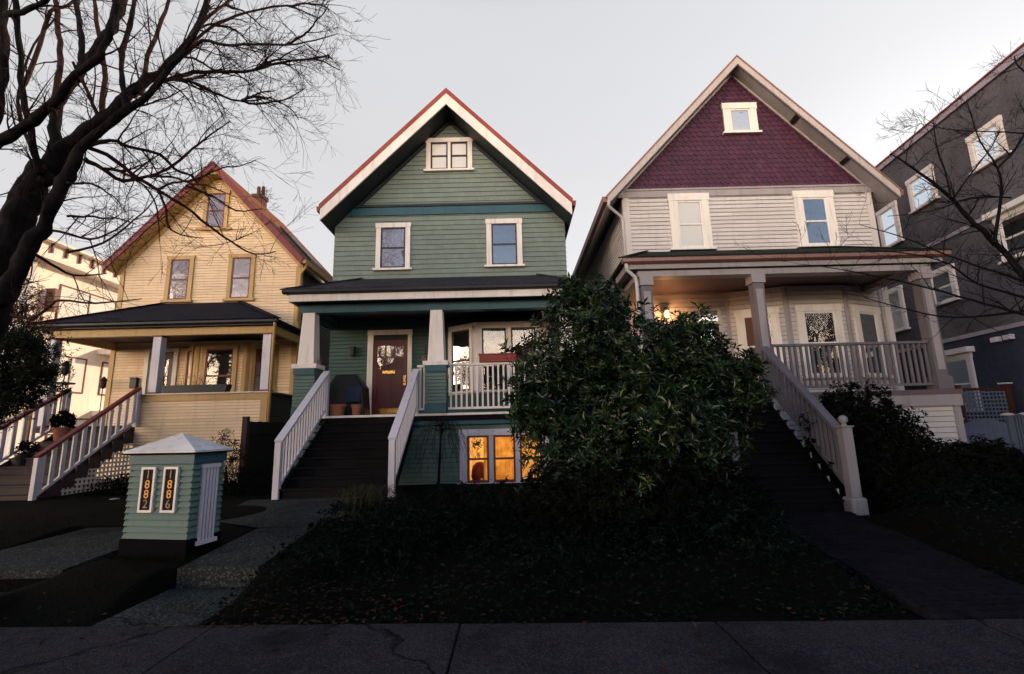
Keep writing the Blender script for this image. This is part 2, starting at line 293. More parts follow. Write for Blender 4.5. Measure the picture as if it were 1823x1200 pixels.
class MB:
    def __init__(s): s.v = []; s.f = []; s.smooth = False; s.dark = set()
    def add(s, vs, fs):
        b = len(s.v); s.v += [tuple(v) for v in vs]; s.f += [tuple(b+i for i in f) for f in fs]; return s
    def box(s, x0, x1, y0, y1, z0, z1):
        vs = [(x, y, z) for z in (z0, z1) for y in (y0, y1) for x in (x0, x1)]
        return s.add(vs, [(0, 2, 3, 1), (4, 5, 7, 6), (0, 1, 5, 4), (2, 6, 7, 3), (0, 4, 6, 2), (1, 3, 7, 5)])
    def prism(s, pts, vec):
        n = len(pts); vec = Vector(vec); a = [Vector(p) for p in pts]
        return s.add(a+[p+vec for p in a], [tuple(range(n)), tuple(range(2*n-1, n-1, -1))]+[(i, (i+1) % n, n+(i+1) % n, n+i) for i in range(n)])
    def fbox(s, fr, u0, u1, z0, z1, d0, d1):
        O, U, Nn = fr
        vs = [O+U*u+Nn*d+Vector((0, 0, z)) for z in (z0, z1) for d in (d0, d1) for u in (u0, u1)]
        return s.add(vs, [(0, 2, 3, 1), (4, 5, 7, 6), (0, 1, 5, 4), (2, 6, 7, 3), (0, 4, 6, 2), (1, 3, 7, 5)])
    def bar(s, p, q, w, h, up=(0, 0, 1)):
        p, q = Vector(p), Vector(q); d = (q-p).normalized(); sd_ = d.cross(Vector(up))
        if sd_.length < 1e-4: sd_ = d.cross(Vector((0, 1, 0)))
        sd_.normalize(); u = sd_.cross(d).normalized(); vs = []
        for e in (p, q):
            for a, b in ((-1, -1), (1, -1), (1, 1), (-1, 1)): vs.append(e+sd_*(a*w/2)+u*(b*h/2))
        return s.add(vs, [(3, 2, 1, 0), (4, 5, 6, 7)]+[(i, (i+1) % 4, 4+(i+1) % 4, 4+i) for i in range(4)])
    def tube(s, pts, rs, n=6, cap=True):
        pts = [Vector(p) for p in pts]; b = len(s.v); m = len(pts); u = None
        for i, p in enumerate(pts):
            d = (pts[min(i+1, m-1)]-pts[max(i-1, 0)])
            if d.length < 1e-9: d = Vector((0, 0, 1))
            d.normalize()
            if u is None: u = d.orthogonal().normalized()
            else:
                u = u-d*u.dot(d)
                u = u.normalized() if u.length > 1e-6 else d.orthogonal().normalized()
            w = d.cross(u); r = rs[i] if isinstance(rs, (list, tuple)) else rs
            for k in range(n):
                a = 2*math.pi*k/n; s.v.append(tuple(p+u*(math.cos(a)*r)+w*(math.sin(a)*r)))
        for i in range(m-1):
            for k in range(n): s.f.append((b+i*n+k, b+i*n+(k+1) % n, b+(i+1)*n+(k+1) % n, b+(i+1)*n+k))
        if cap: s.f.append(tuple(b+k for k in range(n))[::-1]); s.f.append(tuple(b+(m-1)*n+k for k in range(n)))
        return s
    def lathe(s, c, prof, n=16):
        c = Vector(c); b = len(s.v); m = len(prof)
        for r, z in prof:
            for k in range(n): a = 2*math.pi*k/n; s.v.append((c.x+math.cos(a)*r, c.y+math.sin(a)*r, c.z+z))
        for i in range(m-1):
            for k in range(n): s.f.append((b+i*n+k, b+i*n+(k+1) % n, b+(i+1)*n+(k+1) % n, b+(i+1)*n+k))
        s.f.append(tuple(b+k for k in range(n))[::-1]); s.f.append(tuple(b+(m-1)*n+k for k in range(n))); return s
    def leaf(s, p, d, nrm, Ln, Wd, fold=.25):
        d = d.normalized(); sd_ = d.cross(nrm)
        if sd_.length < 1e-4: sd_ = d.orthogonal()
        sd_.normalize(); up = sd_.cross(d)
        b = len(s.v); m = p+d*(Ln*.5)
        s.v += [tuple(p), tuple(m+sd_*(Wd/2)+up*(Wd*fold)), tuple(p+d*Ln-up*(Ln*.12)), tuple(m-sd_*(Wd/2)+up*(Wd*fold))]
        s.f += [(b, b+1, b+2), (b, b+2, b+3)]
    def build(s, name, mat, parent=None, local=False, bevel=0, smooth=None):
        o_ = Vector((0, 0, 0)) if local else off(parent)
        me = bpy.data.meshes.new(name); me.from_pydata([(v[0]-o_.x, v[1]-o_.y, v[2]-o_.z) for v in s.v], [], s.f)
        me.materials.append(mat)
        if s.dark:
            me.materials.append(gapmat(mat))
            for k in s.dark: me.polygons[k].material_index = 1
        me.update()
        if smooth or (smooth is None and s.smooth): me.polygons.foreach_set('use_smooth', [True]*len(me.polygons))
        o = bpy.data.objects.new(name, me); COL.objects.link(o)
        if parent: o.parent = parent; OFF[o.name] = o_
        if bevel:
            bm_ = bmesh.new(); bm_.from_mesh(me); bmesh.ops.remove_doubles(bm_, verts=bm_.verts, dist=1e-5); bmesh.ops.recalc_face_normals(bm_, faces=bm_.faces); bm_.to_mesh(me); bm_.free()
            b = o.modifiers.new('bevel', 'BEVEL'); b.width = bevel; b.segments = 2; b.limit_method = 'ANGLE'
        return o
def FR(x, y, ang=0, z=0):                # wall frame: origin, direction along the wall, outward normal
    U = Vector((math.cos(ang), math.sin(ang), 0)); return (Vector((x, y, z)), U, Vector((U.y, -U.x, 0)))
def FR2(p, q):
    d = math.atan2(q[1]-p[1], q[0]-p[0]); return FR(p[0], p[1], d), math.hypot(q[0]-p[0], q[1]-p[1])
def lap(mb, fr, z0, z1, step, iv, dep=.016, g=None):
    O, U, Nn = fr; z = z0; g = step*.13 if g is None else g
    P = lambda u, zz, d: O+U*u+Nn*d+Vector((0, 0, zz))
    while z < z1-1e-4:
        zt = min(z+step, z1); a0, a1 = iv(z); b0, b1 = iv(zt)
        if a1 > a0 and zt-z > g*1.5:
            if b1 < b0: b0 = b1 = (b0+b1)/2
            lo, hi = max(a0, b0), min(a1, b1)
            cuts = sorted(random.uniform(lo+.3, hi-.3) for _ in range(int((hi-lo)/2.6+random.random()))) if hi-lo > 1.6 else []
            k = len(mb.f)
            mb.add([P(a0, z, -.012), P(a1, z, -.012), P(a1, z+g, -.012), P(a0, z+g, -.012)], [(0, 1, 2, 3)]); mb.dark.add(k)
            E = [(a0, b0)]+[(c, c) for c in cuts]+[(a1, b1)]
            for q in range(len(E)-1):
                (p0, t0), (p1, t1) = E[q], E[q+1]
                if q: p0 += .0025; t0 += .0025
                j = random.uniform(-.0015, .0015); w_ = random.uniform(-.0012, .0012)
                mb.add([P(p0, z+g, -.012), P(p1, z+g, -.012), P(p1, z+g+w_, dep+j), P(p0, z+g-w_, dep+j), P(t1, zt, .003), P(t0, zt, .003), P(t1, zt, -.014), P(t0, zt, -.014)], [(0, 1, 2, 3), (3, 2, 4, 5), (5, 4, 6, 7), (0, 3, 5, 7), (1, 6, 4, 2)])
        z = zt
    return mb
def window(par, fr, u0, u1, z0, z1, cas, sash, gl, back, cw=.12, top=None, n=1, mull=.09, hung=True, sill=None, sillw=.06, backname='curtain', bars=0, label=None, mats=None):
    top = top or cw; c = MB(); D = .062
    c.fbox(fr, u0, u0+cw, z0, z1-top, 0, D); c.fbox(fr, u1-cw, u1, z0, z1-top, 0, D)
    c.fbox(fr, u0-.02, u1+.02, z1-top, z1, 0, D+.012); c.fbox(fr, u0-sillw, u1+sillw, z0-.055, z0, 0, D+.05)
    a, b, zb, zt = u0+cw, u1-cw, z0, z1-top; wl = (b-a-mull*(n-1))/n
    for k in range(n-1): m0 = a+wl*(k+1)+mull*k; c.fbox(fr, m0, m0+mull, zb, zt, .02, D-.004)
    w = c.build('window', cas, par, bevel=0)
    if label: w['label'] = label
    for k in range(n):
        s0 = a+(wl+mull)*k; s1 = s0+wl; t = .042; s = MB()
        s.fbox(fr, s0, s0+t, zb, zt, .028, .047); s.fbox(fr, s1-t, s1, zb, zt, .028, .047)
        s.fbox(fr, s0+t, s1-t, zt-t, zt, .028, .047); s.fbox(fr, s0+t, s1-t, zb, zb+t*1.3, .028, .047)
        zm = zb+(zt-zb)*.5
        if hung: s.fbox(fr, s0+t, s1-t, zm-.022, zm+.022, .026, .052)
        for q in range(bars): uu = s0+(s1-s0)*(q+1)/(bars+1); s.fbox(fr, uu-.01, uu+.01, zb+t, zt-t, .03, .044)
        s.build('sash', sash, w)
        MB().fbox(fr, s0+t*.5, s1-t*.5, zb+t*.5, zt-t*.5, .034, .037).build('pane', gl, w)
        if back: MB().fbox(fr, s0+.002, s1-.002, zb+.002, zt-.002, .0185, .0215).build(backname, (mats[k] if mats else back), w)
    if sill: MB().fbox(fr, u0-.07, u1+.07, z0-.075, z0-.056, 0, D+.045).build('sill', sill, w)
    return w
def copies(o, pts, base):
    for p in pts:
        c = o.copy(); COL.objects.link(c); c.parent = o.parent; c.location = Vector(p)-Vector(base)
def railing(par, p0, p1, h, rail, balm, n, bw=.035, bd=.035, post0=True, post1=True, cap=.1, name='railing', rt=.05, lowrail=.1, post_w=.09, capm=None):
    p0, p1 = Vector(p0), Vector(p1); d = p1-p0; hd = Vector((d.x, d.y, 0)).normalized()
    root = MB().bar(p0+Vector((0, 0, lowrail)), p1+Vector((0, 0, lowrail)), .05, .05).build(name, rail, par)
    MB().bar(p0-hd*.03+Vector((0, 0, h)), p1+Vector((0, 0, h)), cap, rt).build('handrail', capm or rail, root, bevel=.006)
    bs = MB(); q = p0+d*(.5/n); hh = h-lowrail; s_ = d.z/max(1e-6, Vector((d.x, d.y, 0)).length)
    ang = math.atan2(hd.y, hd.x); fr = FR(q.x, q.y, ang, q.z); bs.fbox(fr, -bw/2, bw/2, lowrail-abs(s_)*.02, h-rt*.4, -bd/2, bd/2)
    b = bs.build('baluster', balm, root); copies(b, [p0+d*((k+.5)/n) for k in range(1, n)], q)
    for f, p in ((post0, p0), (post1, p1)):
        if f: fr = FR(p.x, p.y, ang, p.z); MB().fbox(fr, -post_w/2, post_w/2, -.05 if f is True else f, h-.02, -post_w/2, post_w/2).build('newel_post', balm, root, bevel=.006)
    return root
def stairs(par, x0, x1, yb, yt, zb, zt, n, mt, ms, name='stairs'):
    rise = (zt-zb)/n; run = (yt-yb)/(n-1) if n > 1 else 0; m = MB()
    for x in (x0+.02, x1-.06):
        pts = [(x, yb, zb-.12)]
        pts += [(x, yb, zb+rise*.9)]
        for k in range(1, n): pts += [(x, yb+run*k, zb+rise*(k-.1)), (x, yb+run*k, zb+rise*(k+.9)-.0)]
        pts = [(x, yb, zb-.12), (x, yb, zb+rise*.85), (x, yt, zt-.05), (x, yt, zt-.4), (x, yb+.35, zb-.12)]
        m.prism(pts, (.04, 0, 0))
    for k in range(n): m.box(x0+.03, x1-.03, yb+run*k, yb+run*k+.02, zb+rise*k, zb+rise*(k+1)-.035)
    st = m.build(name, ms, par)
    for k in range(n-1): MB().box(x0-.02, x1+.02, yb+run*k-.03, yb+run*(k+1)+.001, zb+rise*(k+1)-.034, zb+rise*(k+1)).build('tread', mt, st, bevel=.006)
    return st
def gable_roof(par, xc, half, zap, zeave, yf, yb, rt, rb, top, soff, board, edge, inner=None):
    s = (zap-zeave)/half; m = MB()
    L_, R_ = (xc-half, zeave), (xc+half, zeave)
    def band(z_hi, z_lo, y0, y1, mb, ex=0):
        for (ex_, ez) in ((L_[0]-ex, L_[1]-ex*s), (R_[0]+ex, R_[1]-ex*s)):
            mb.prism([(xc, y0, zap-z_hi), (ex_, y0, ez-z_hi), (ex_, y0, ez-z_lo), (xc, y0, zap-z_lo)], (0, y1-y0, 0))
    band(0, rt, yf-.02, yb, m, .03); roof = m.build('roof', top, par)
    e = MB(); band(-.004, rt-.002, yf-.045, yf-.021, e, .035); e.build('roof_edge', edge, roof)
    e = MB(); band(rt+.001, rb, yf-.03, yf+.015, e); e.build('rake_board', board, roof)
    if inner: e = MB(); band(rb-.05, rb+.02, yf-.012, yf+.03, e); e.build('rake_moulding', inner, roof)
    e = MB(); band(rt+.002, rb-.012, yf+.016, yb, e); e.build('soffit', soff, roof)
    return roof
def hip_porch(par, xl, xr, yf, yw, ze, zr, xa, xb, top, fas, soff, gut, fh=.18, gh=.09, gutter=True):
    m = MB(); t = .07
    v = [(xl, yf, ze), (xr, yf, ze), (xb, yw, zr), (xa, yw, zr), (xl, yw, ze), (xr, yw, ze)]
    v2 = [(a, b, c-t) if i not in (2, 3) else (a, b, ze-t) for i, (a, b, c) in enumerate(v)]
    m.add(v, [(0, 1, 2, 3), (0, 3, 4), (1, 5, 2)]); m.add(v+v2, [(6, 7, 1, 0), (6, 0, 4, 10), (7, 11, 5, 1), (10, 11, 7, 6)])
    roof = m.build('porch_roof', top, par)
    c = MB(); c.bar((xl, yf, ze+.015), (xa, yw, zr+.02), .2, .025); c.bar((xr, yf, ze+.015), (xb, yw, zr+.02), .2, .025)
    # butt ends of the shingle courses along the eave
    x = xl
    while x < xr-.05:
        w = random.uniform(.12, .2); c.box(x+.004, min(x+w, xr)-.004, yf-.03-random.uniform(0, .012), yf+.1, ze-.018, ze+.012+random.uniform(0, .012)); x += w
    c.build('shingle_edge', top, roof)
    f = MB(); i = .1
    f.box(xl+i, xr-i, yf+i-.02, yf+i+.02, ze-t-fh, ze-t-.002); f.box(xl+i, xl+i+.03, yf+i+.021, yw, ze-t-fh, ze-t-.002); f.box(xr-i-.03, xr-i, yf+i+.021, yw, ze-t-fh, ze-t-.002)
    f.build('fascia', fas, roof)
    MB().box(xl+i+.031, xr-i-.031, yf+i+.021, yw-.001, ze-t-fh+.02, ze-t-fh+.05).build('porch_ceiling', soff, roof)
    if gutter:
        g = MB(); g.prism([(xl-.01, yf-.03, ze-.02), (xl-.01, yf-.03, ze-gh), (xl-.01, yf+.03, ze-gh-.03), (xl-.01, yf+.075, ze-gh-.03), (xl-.01, yf+.075, ze-.075)], (xr-xl+.02, 0, 0)); g.build('gutter', gut, roof)
    return roof
def pipe(par, pts, r, mat, name='downspout'):
    m = MB(); m.smooth = True; m.tube(pts, r, 10); return m.build(name, mat, par)
# ------------------------------------------------------------------ ground
def sm(a, b, x): t = max(0, min(1, (x-a)/(b-a))); return t*t*(3-2*t)
def H(x, y):
    if (-3.62 < x < -2.6 and y < 5.41) or (-6.36 < x < -4.92 and y < 5.49): return -.03
    if (-3.56 < x < -2.62 and y < 7.0) or (-6.4 < x < -4.7 and y < 7.4): return .12
    s = sm(1.2, 3.2, x)
    left = .22*sm(4.4, 5.5, y)+.21*sm(5.6, 8.8, y)
    right = .30*sm(4.3, 5.6, y)*(1-sm(3.0, 3.4, x)*(1-sm(4.6, 5.4, x)))*(1-sm(6.6, 7.6, y))+.2*sm(4.4, 7.4, y)
    return -.03+(1-s)*left+s*right+.02*(y > 4.6)*noise.noise(Vector((x*.8, y*.8, 0)))
m = MB(); xs = [-400, -120, -60]+[-30+i for i in range(22)]+[-8+i*.1 for i in range(141)]+[6.5+i for i in range(24)]+[60, 120, 400]; ys = [-300, -60, -20, 0, 2, 4, 4.28]+[4.4+i*.1 for i in range(50)]+[9.6+i*.4 for i in range(18)]+[17, 20, 25, 40, 80, 200, 900]
for y in ys:
    for x in xs: m.v.append((x, y, H(x, y)))
nx = len(xs)
for j in range(len(ys)-1):
    for i in range(nx-1): a = j*nx+i; m.f.append((a, a+1, a+nx+1, a+nx))
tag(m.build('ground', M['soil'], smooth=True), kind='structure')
m = MB()
x = -.46-2.02*14
while x < 30:
    m.box(x+.006, x+2.014, 1.95, 4.26, -.12, .02+random.uniform(-.004, .004)); x += 2.02
m.v = [(a, b-.045*a, c) for a, b, c in m.v]
tag(m.build('sidewalk', M['sidewalk'], bevel=.01), kind='structure')
m = MB().box(-30, 30, 1.94, 4.255, -.12, .005); m.v = [(a, b-.045*a, c) for a, b, c in m.v]; tag(m.build('sidewalk_joint', M['joint']), kind='structure')
tag(MB().box(-200, 200, -9, -.6, -.15, -.024).build('road', M['asphalt']), kind='structure')
tag(MB().box(-200, 200, -.6, -.45, -.15, .1).build('kerb', M['sidewalk']), kind='structure')
m = MB()                                 # concrete walk to the green house: slab, step, slab, landing
m.box(-3.56, -2.66, 4.29, 5.4, -.1, .012)
m.prism([(-3.52, 5.42, -.05), (-2.67, 5.42, -.05), (-2.67, 5.42, .205), (-3.52, 5.42, .205)], (0, .02, 0))
m.add([(-3.52, 5.43, .204), (-2.67, 5.43, .204), (-2.72, 7.0, .30), (-3.5, 7.0, .30)], [(0, 1, 2, 3)])
m.add([(-3.5, 7.015, .301), (-2.72, 7.015, .301), (-2.1, 8.84, .44), (-4.6, 8.84, .44), (-4.5, 7.5, .335)], [(0, 1, 2, 3, 4)])
m.add([(-3.52, 5.43, .204), (-3.5, 7., .30), (-3.5, 7., .0), (-3.52, 5.43, .0)], [(0, 1, 2, 3)]); m.add([(-2.67, 5.43, .204), (-2.72, 7., .30), (-2.72, 7., .0), (-2.67, 5.43, .0)], [(0, 3, 2, 1)])
tag(m.build('green_house_path', M['concrete']), kind='structure')
m = MB()
m.box(-6.3, -4.98, 4.29, 5.45, -.1, .012); m.box(-6.4, -4.78, 5.5, 5.52, -.05, .2)
m.add([(-6.4, 5.51, .2), (-4.78, 5.51, .2), (-4.78, 7.4, .29), (-6.15, 7.4, .29)], [(0, 1, 2, 3)])
m.add([(-6.15, 7.41, .291), (-4.78, 7.41, .291), (-4.9, 8.4, .33), (-9.4, 10, .33), (-11.4, 10, .33), (-11.3, 9.4, .33)], [(0, 1, 2, 3, 4, 5)])
m.add([(-4.78, 5.51, .2), (-4.78, 7.4, .29), (-4.78, 7.4, 0), (-4.78, 5.51, 0)], [(0, 3, 2, 1)])
tag(m.build('yellow_house_path', M['concrete']), kind='structure')
m = MB(); yy = 4.1; r_ = 0               # paver walk to the house with the purple gable
while yy < 7.5:
    t = (yy-4.3)/3.2; xl = 3.28+t*.3; xr = 4.45+t*.5; x = xl-(.1 if r_ % 2 else 0)
    while x < xr:
        a, b = max(x, xl), min(x+.2, xr)
        if b-a > .03: z = .02+.17*t+random.uniform(-.003, .004)+.03; m.box(a+.004, b-.004, yy+.004, yy+.096, -.05, z)
        x += .2
    yy += .1; r_ += 1
tag(m.build('paver_path', M['paver']), kind='structure')
# ------------------------------------------------------------------ yellow house
hy = thing('yellow_house', (-9.25, 14.5, .3), 'yellow clapboard house with maroon gable edges and a dark hipped porch roof', 'house', 'gabled houses along the street')
YW = 14.5; yxl, yxr, yxc = -12.03, -6.46, -9.24; sl = (10.05-6.85)/2.95
fy = FR(0, YW)
def iv_gable(xl, xr, xc, zap, s):
    def f(z):
        w = (zap-z)/s; return (max(xl, xc-w), min(xr, xc+w))
    return f
m = MB(); m.prism([(yxl, YW+.03, .2), (yxr-.03, YW+.03, .2), (yxr-.03, YW+.03, 6.4), (yxc, YW+.03, 9.55), (yxl, YW+.03, 6.4)], (0, 4.1, 0))
lap(m, fy, 4.2, 9.75, .085, iv_gable(yxl+.05, yxr-.05, yxc, 9.85, sl), .013); lap(m, fy, 1.8, 4.2, .085, lambda z: (yxl+.05, yxr-.05), .013)
m.build('wall', M['yellow'], hy)
m = MB(); lap(m, FR(yxr, YW, R(90)), .3, 6.6, .09, lambda z: (.1, 4.1)); m.build('side_wall', M['sideshade'], hy)
for a in (yxl, yxr-.13):
    m = MB().fbox(fy, a-.005, a+.135, 1.8, 6.65, .004, .03)
    if a > -8: m.fbox(FR(yxr, YW, R(90)), -.029, .12, 1.8, 6.6, .004, .025)
    m.build('corner_board', M['ochre'], hy)
ry = gable_roof(hy, yxc, 2.98, 10.06, 6.80, 14.08, 18.9, .06, .25, M['roof_r'], M['ochre'], M['maroon'], M['maroon'])
m = MB()
for s_ in (-1, 1): m.prism([(yxc, YW-.03, 9.80), (yxc+s_*2.85, YW-.03, 6.70), (yxc+s_*2.85, YW-.03, 6.52), (yxc, YW-.03, 9.60)], (0, .026, 0))
m.build('frieze_board', M['ochre'], ry)
m = MB(); m.prism([(yxc-.22, YW-.35, 9.66), (yxc+.22, YW-.35, 9.66), (yxc, YW-.35, 9.88)], (0, .3, 0)); m.build('gable_peak_box', M['ochre'], ry)
m = MB(); m.prism([(yxc+2.98, 14.1, 6.74), (yxc+3.1, 14.1, 6.74), (yxc+3.08, 14.1, 6.62), (yxc+2.99, 14.1, 6.62)], (0, 4.8, 0)); m.build('gutter', M['ochre'], ry)
m = MB(); m.prism([(yxc+1.5, 15.6, 10.06-1.5*1.094+.01), (yxc+2.6, 15.6, 10.06-2.6*1.094+.01), (yxc+2.6, 15.6, 10.06-2.6*1.094+.1), (yxc+1.5, 15.6, 10.06-1.5*1.094+.1)], (0, 1.1, 0)); m.build('skylight', M['black'], ry)
ch = MB().box(-9.88, -9.52, 17.6, 18.0, 8.9, 10.75).box(-9.92, -9.48, 17.56, 18.04, 10.6, 10.75+.002).build('chimney', M['brick'], ry)
for xx in (-9.8, -9.62): MB().lathe((xx, 17.85, 10.75), [(.07, 0), (.065, .42), (.05, .42), (.05, .3)], 10).build('flue', M['brick'], ch)
window(hy, fy, -10.6, -9.78, 5.66, 7.08, M['ochre'], M['sashred'], M['glass'], M['curty'], .12, sill=M['ochre'])
window(hy, fy, -8.70, -7.88, 5.66, 7.10, M['ochre'], M['sashred'], M['glass'], M['curt'], .12, sill=M['ochre'])
window(hy, fy, -9.64, -8.86, 7.98, 9.26, M['ochre'], M['sashred'], M['glass'], M['curty'], .11, sill=M['ochre'], sillw=.16)
pr = hip_porch(hy, -12.35, -5.98, 12.2, YW, 4.47, 5.56, -10.7, -8.25, M['roof_y'], M['blacktrim'], M['taupedk'], M['blacktrim'], .06, .07)
MB().box(-12.0, -6.12, 12.42, 12.56, 4.14, 4.33).box(-12.0, -11.88, 12.57, YW-.02, 4.14, 4.33).box(-6.24, -6.12, 12.57, YW-.02, 4.14, 4.33).build('porch_beam', M['ochre'], hy)
m = MB().box(-12.0, -6.22, 12.47, YW, 1.72, 1.86); m.build('porch_floor', M['treadb'], hy)
for a in (-11.88, -9.14, -6.30):
    c = MB().box(a-.105, a+.105, 12.4, 12.61, 2.66 if a > -11 else 1.87, 4.13).build('column', M['post'], hy, bevel=.008)
    MB().box(a-.125, a+.125, 12.38, 12.63, 4.1, 4.139).build('column_cap', M['maroon'], c)
    MB().box(a-.13, a+.13, 12.375, 12.635, 2.632 if a > -11 else 1.861, 2.67 if a > -11 else 1.9).build('column_foot', M['maroon'], c)
fp = FR(0, 12.44)
m = MB(); m.box(-9.5, -6.2, 12.46, 12.6, .2, 2.56); lap(m, fp, .28, 2.42, .077, lambda z: (-9.48, -6.34), .012); hw = m.build('porch_wall', M['yellow'], hy)
MB().fbox(fp, -9.5, -6.19, 2.43, 2.60, .003, .03).fbox(fp, -6.36, -6.19, .25, 2.43, .003, .03).build('trim_board', M['ochre'], hw)
MB().box(-9.55, -6.14, 12.36, 12.66, 2.601, 2.63).build('cap_rail', M['whitey'], hw)
m = MB(); m.box(-6.32, -6.22, 12.6, 14.49, .2, 2.55); lap(m, FR(-6.2, 12.6, R(90)), .3, 2.4, .077, lambda z: (0, 1.88), .012); m.box(-6.36, -6.15, 12.67, 14.49, 2.56, 2.62); m.build('porch_side_wall', M['sideshade'], hy)
# door, mail box and bay under the porch
d = MB().fbox(fy, -10.96, -10.84, 1.87, 4.06, .018, .06).fbox(fy, -10.1, -9.98, 1.87, 4.06, .018, .06).fbox(fy, -10.98, -9.96, 4.06, 4.18, .018, .065).build('door_frame', M['whitey'], hy)
dd = MB().fbox(fy, -10.83, -10.11, 1.87, 4.05, .018, .04).build('door', M['doordk'], hy); MB().fbox(fy, -10.7, -10.24, 2.95, 3.85, .041, .045).build('pane', M['glass'], dd); MB().lathe((-10.2, YW-.09, 2.85), [(.0, 0), (.03, .02), (.03, .04), (0, .06)], 10).build('door_knob', M['brass'], dd)
mbx = MB().fbox(fy, -11.28, -11.08, 2.98, 3.27, .02, .13).build('mailbox', M['black'], hy, bevel=.012); MB().fbox(fy, -11.29, -11.07, 3.272, 3.3, .02, .15).build('mailbox_lid', M['black'], mbx)
bp = [(-9.72, 14.48), (-9.12, 13.98), (-7.66, 13.98), (-7.0, 14.48)]
m = MB(); m.prism([(a, b, 1.87) for a, b in bp]+[(-7.0, 14.6, 1.87), (-9.72, 14.6, 1.87)], (0, 0, 2.4)); m.v = [(a, b+.03, c) for a, b, c in m.v]
for i in range(3):
    f, w_ = FR2(bp[i], bp[i+1]); lap(m, f, 1.9, 4.2, .085, lambda z, w_=w_: (.0, w_), .012)
bay = m.build('bay', M['yellow'], hy)
for i in range(3):
    f, w_ = FR2(bp[i], bp[i+1]); MB().fbox(f, -.01, .1, 1.88, 4.2, .002, .026).build('corner_board', M['ochre'], bay); MB().fbox(f, w_-.1, w_+.01, 1.88, 4.2, .0022, .0255).build('corner_board', M['ochre'], bay)
f, w_ = FR2(bp[0], bp[1]); window(bay, f, .12, w_-.12, 2.45, 4.12, M['ochre'], M['sashred'], M['glass'], M['dark'], .09, backname='interior')
f, w_ = FR2(bp[1], bp[2]); window(bay, f, .2, w_-.24, 2.45, 4.14, M['ochre'], M['sashred'], M['glass'], M['dark'], .12, backname='interior')
f, w_ = FR2(bp[2], bp[3]); window(bay, f, .14, w_-.14, 2.45, 4.12, M['ochre'], M['sashred'], M['glass'], M['curty'], .09)
# stairs with maroon handrails and lattice
stairs(hy, -11.3, -9.52, 9.98, 12.42, .30, 1.86, 9, M['treadb'], M['treadb'])
for xx, b in ((-9.44, .30), (-11.22, .35)):
    r1 = railing(hy, (xx, 9.95, b), (xx, 12.38, 1.86), .92, M['post'], M['post'], 11, .09, .03, True, True, .12, lowrail=.14, capm=M['maroon'], rt=.06)
st = MB(); n_ = 9
for k in range(n_-1):
    y0 = 9.98+.305*k; st.box(-9.50, -9.47, y0, y0+.305, .30+.173*k-.1, .30+.173*(k+1)-.03)
st.build('stringer', M['treadb'], hy)
lt = MB()                                 # lattice in the wedge beside the stairs
for k in range(16):
    z = .36+k*.1; y0 = 9.98+max(0, (z-.16)/.567)
    if y0 < 12.3: lt.box(-9.49, -9.475, y0+.02, 12.43, z, z+.045)
for k in range(21):
    y = 10.1+k*.11; zt_ = .16+(y-9.98)*.567
    lt.box(-9.506, -9.492, y, y+.045, .34, max(.36, zt_))
lt.build('lattice', M['whitey'], hy)
pipe(hy, [(-6.05, 12.24, 4.40), (-6.05, 12.26, 4.3), (-6.09, 12.36, 4.22), (-6.12, 12.38, 4.1), (-6.12, 12.38, .35)], .038, M['ochre'])
pipe(hy, [(-12.25, 12.24, 4.40), (-12.25, 12.26, 4.3), (-12.12, 12.36, 4.2), (-12.1, 12.38, 4.05), (-12.1, 12.38, .35)], .038, M['ochre'])
pipe(hy, [(-6.18, 14.2, 6.66), (-6.2, 14.25, 6.55), (-6.42, 14.42, 6.4), (-6.44, 14.44, 6.25), (-6.44, 14.44, 4.9)], .038, M['ochre'])
# ------------------------------------------------------------------ green house
hg = thing('green_house', (-1.62, 12.75, .4), 'sage green shingled house with white rake boards, teal belt and tapered white porch columns', 'house', 'gabled houses along the street')
GW = 12.75; gxl, gxr, gxc = -4.8, 1.57, -1.615; fg = FR(0, GW)
m = MB(); m.prism([(gxl, GW+.03, .3), (gxr-.03, GW+.03, .3), (gxr-.03, GW+.03, 7.25), (gxc, GW+.03, 10.27), (gxl, GW+.03, 7.25)], (0, 9, 0))
lap(m, fg, 4.9, 7.46, .14, lambda z: (gxl, gxr), .018, .009); lap(m, fg, 7.70, 10.3, .14, iv_gable(gxl, gxr, gxc, 10.42, 1.0), .018, .009)
lap(m, FR(gxr, GW, R(90)), 1.9, 7.3, .14, lambda z: (0, 9), .018)
m.build('wall', M['green_sh'], hg)
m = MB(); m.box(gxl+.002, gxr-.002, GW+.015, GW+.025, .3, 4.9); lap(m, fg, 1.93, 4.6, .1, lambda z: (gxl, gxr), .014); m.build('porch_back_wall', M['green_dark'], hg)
MB().fbox(fg, gxl-.02, gxr+.02, 7.46, 7.69, .002, .05).build('belt_board', M['teal'], hg)
MB().fbox(fg, gxl+.2, gxr-.2, 7.691, 7.76, .002, .09).build('belt_moulding', M['blacktrim'], hg)
rg = gable_roof(hg, gxc, 3.31, 10.83, 7.50, 12.0, 21.6, .15, .48, M['roof_r'], M['blacktrim'], M['white'], M['redtrim'])
for s_ in (-1, 1):
    m = MB(); xx = gxc+s_*3.31; m.prism([(xx, 12.03, 7.44), (xx+s_*.13, 12.03, 7.44), (xx+s_*.11, 12.03, 7.30), (xx, 12.03, 7.30)], (0, 9.5, 0)); m.build('gutter', M['redtrim'], rg)
for s_ in (-1, 1):   # dark purlin boards on the soffit
    m = MB(); m.prism([(gxc, GW-.06, 10.34), (gxc+s_*2.6, GW-.06, 10.34-2.6), (gxc+s_*2.6, GW-.06, 10.34-2.72), (gxc, GW-.06, 10.24)], (0, .055, 0)); m.build('frieze_board', M['blacktrim'], rg)
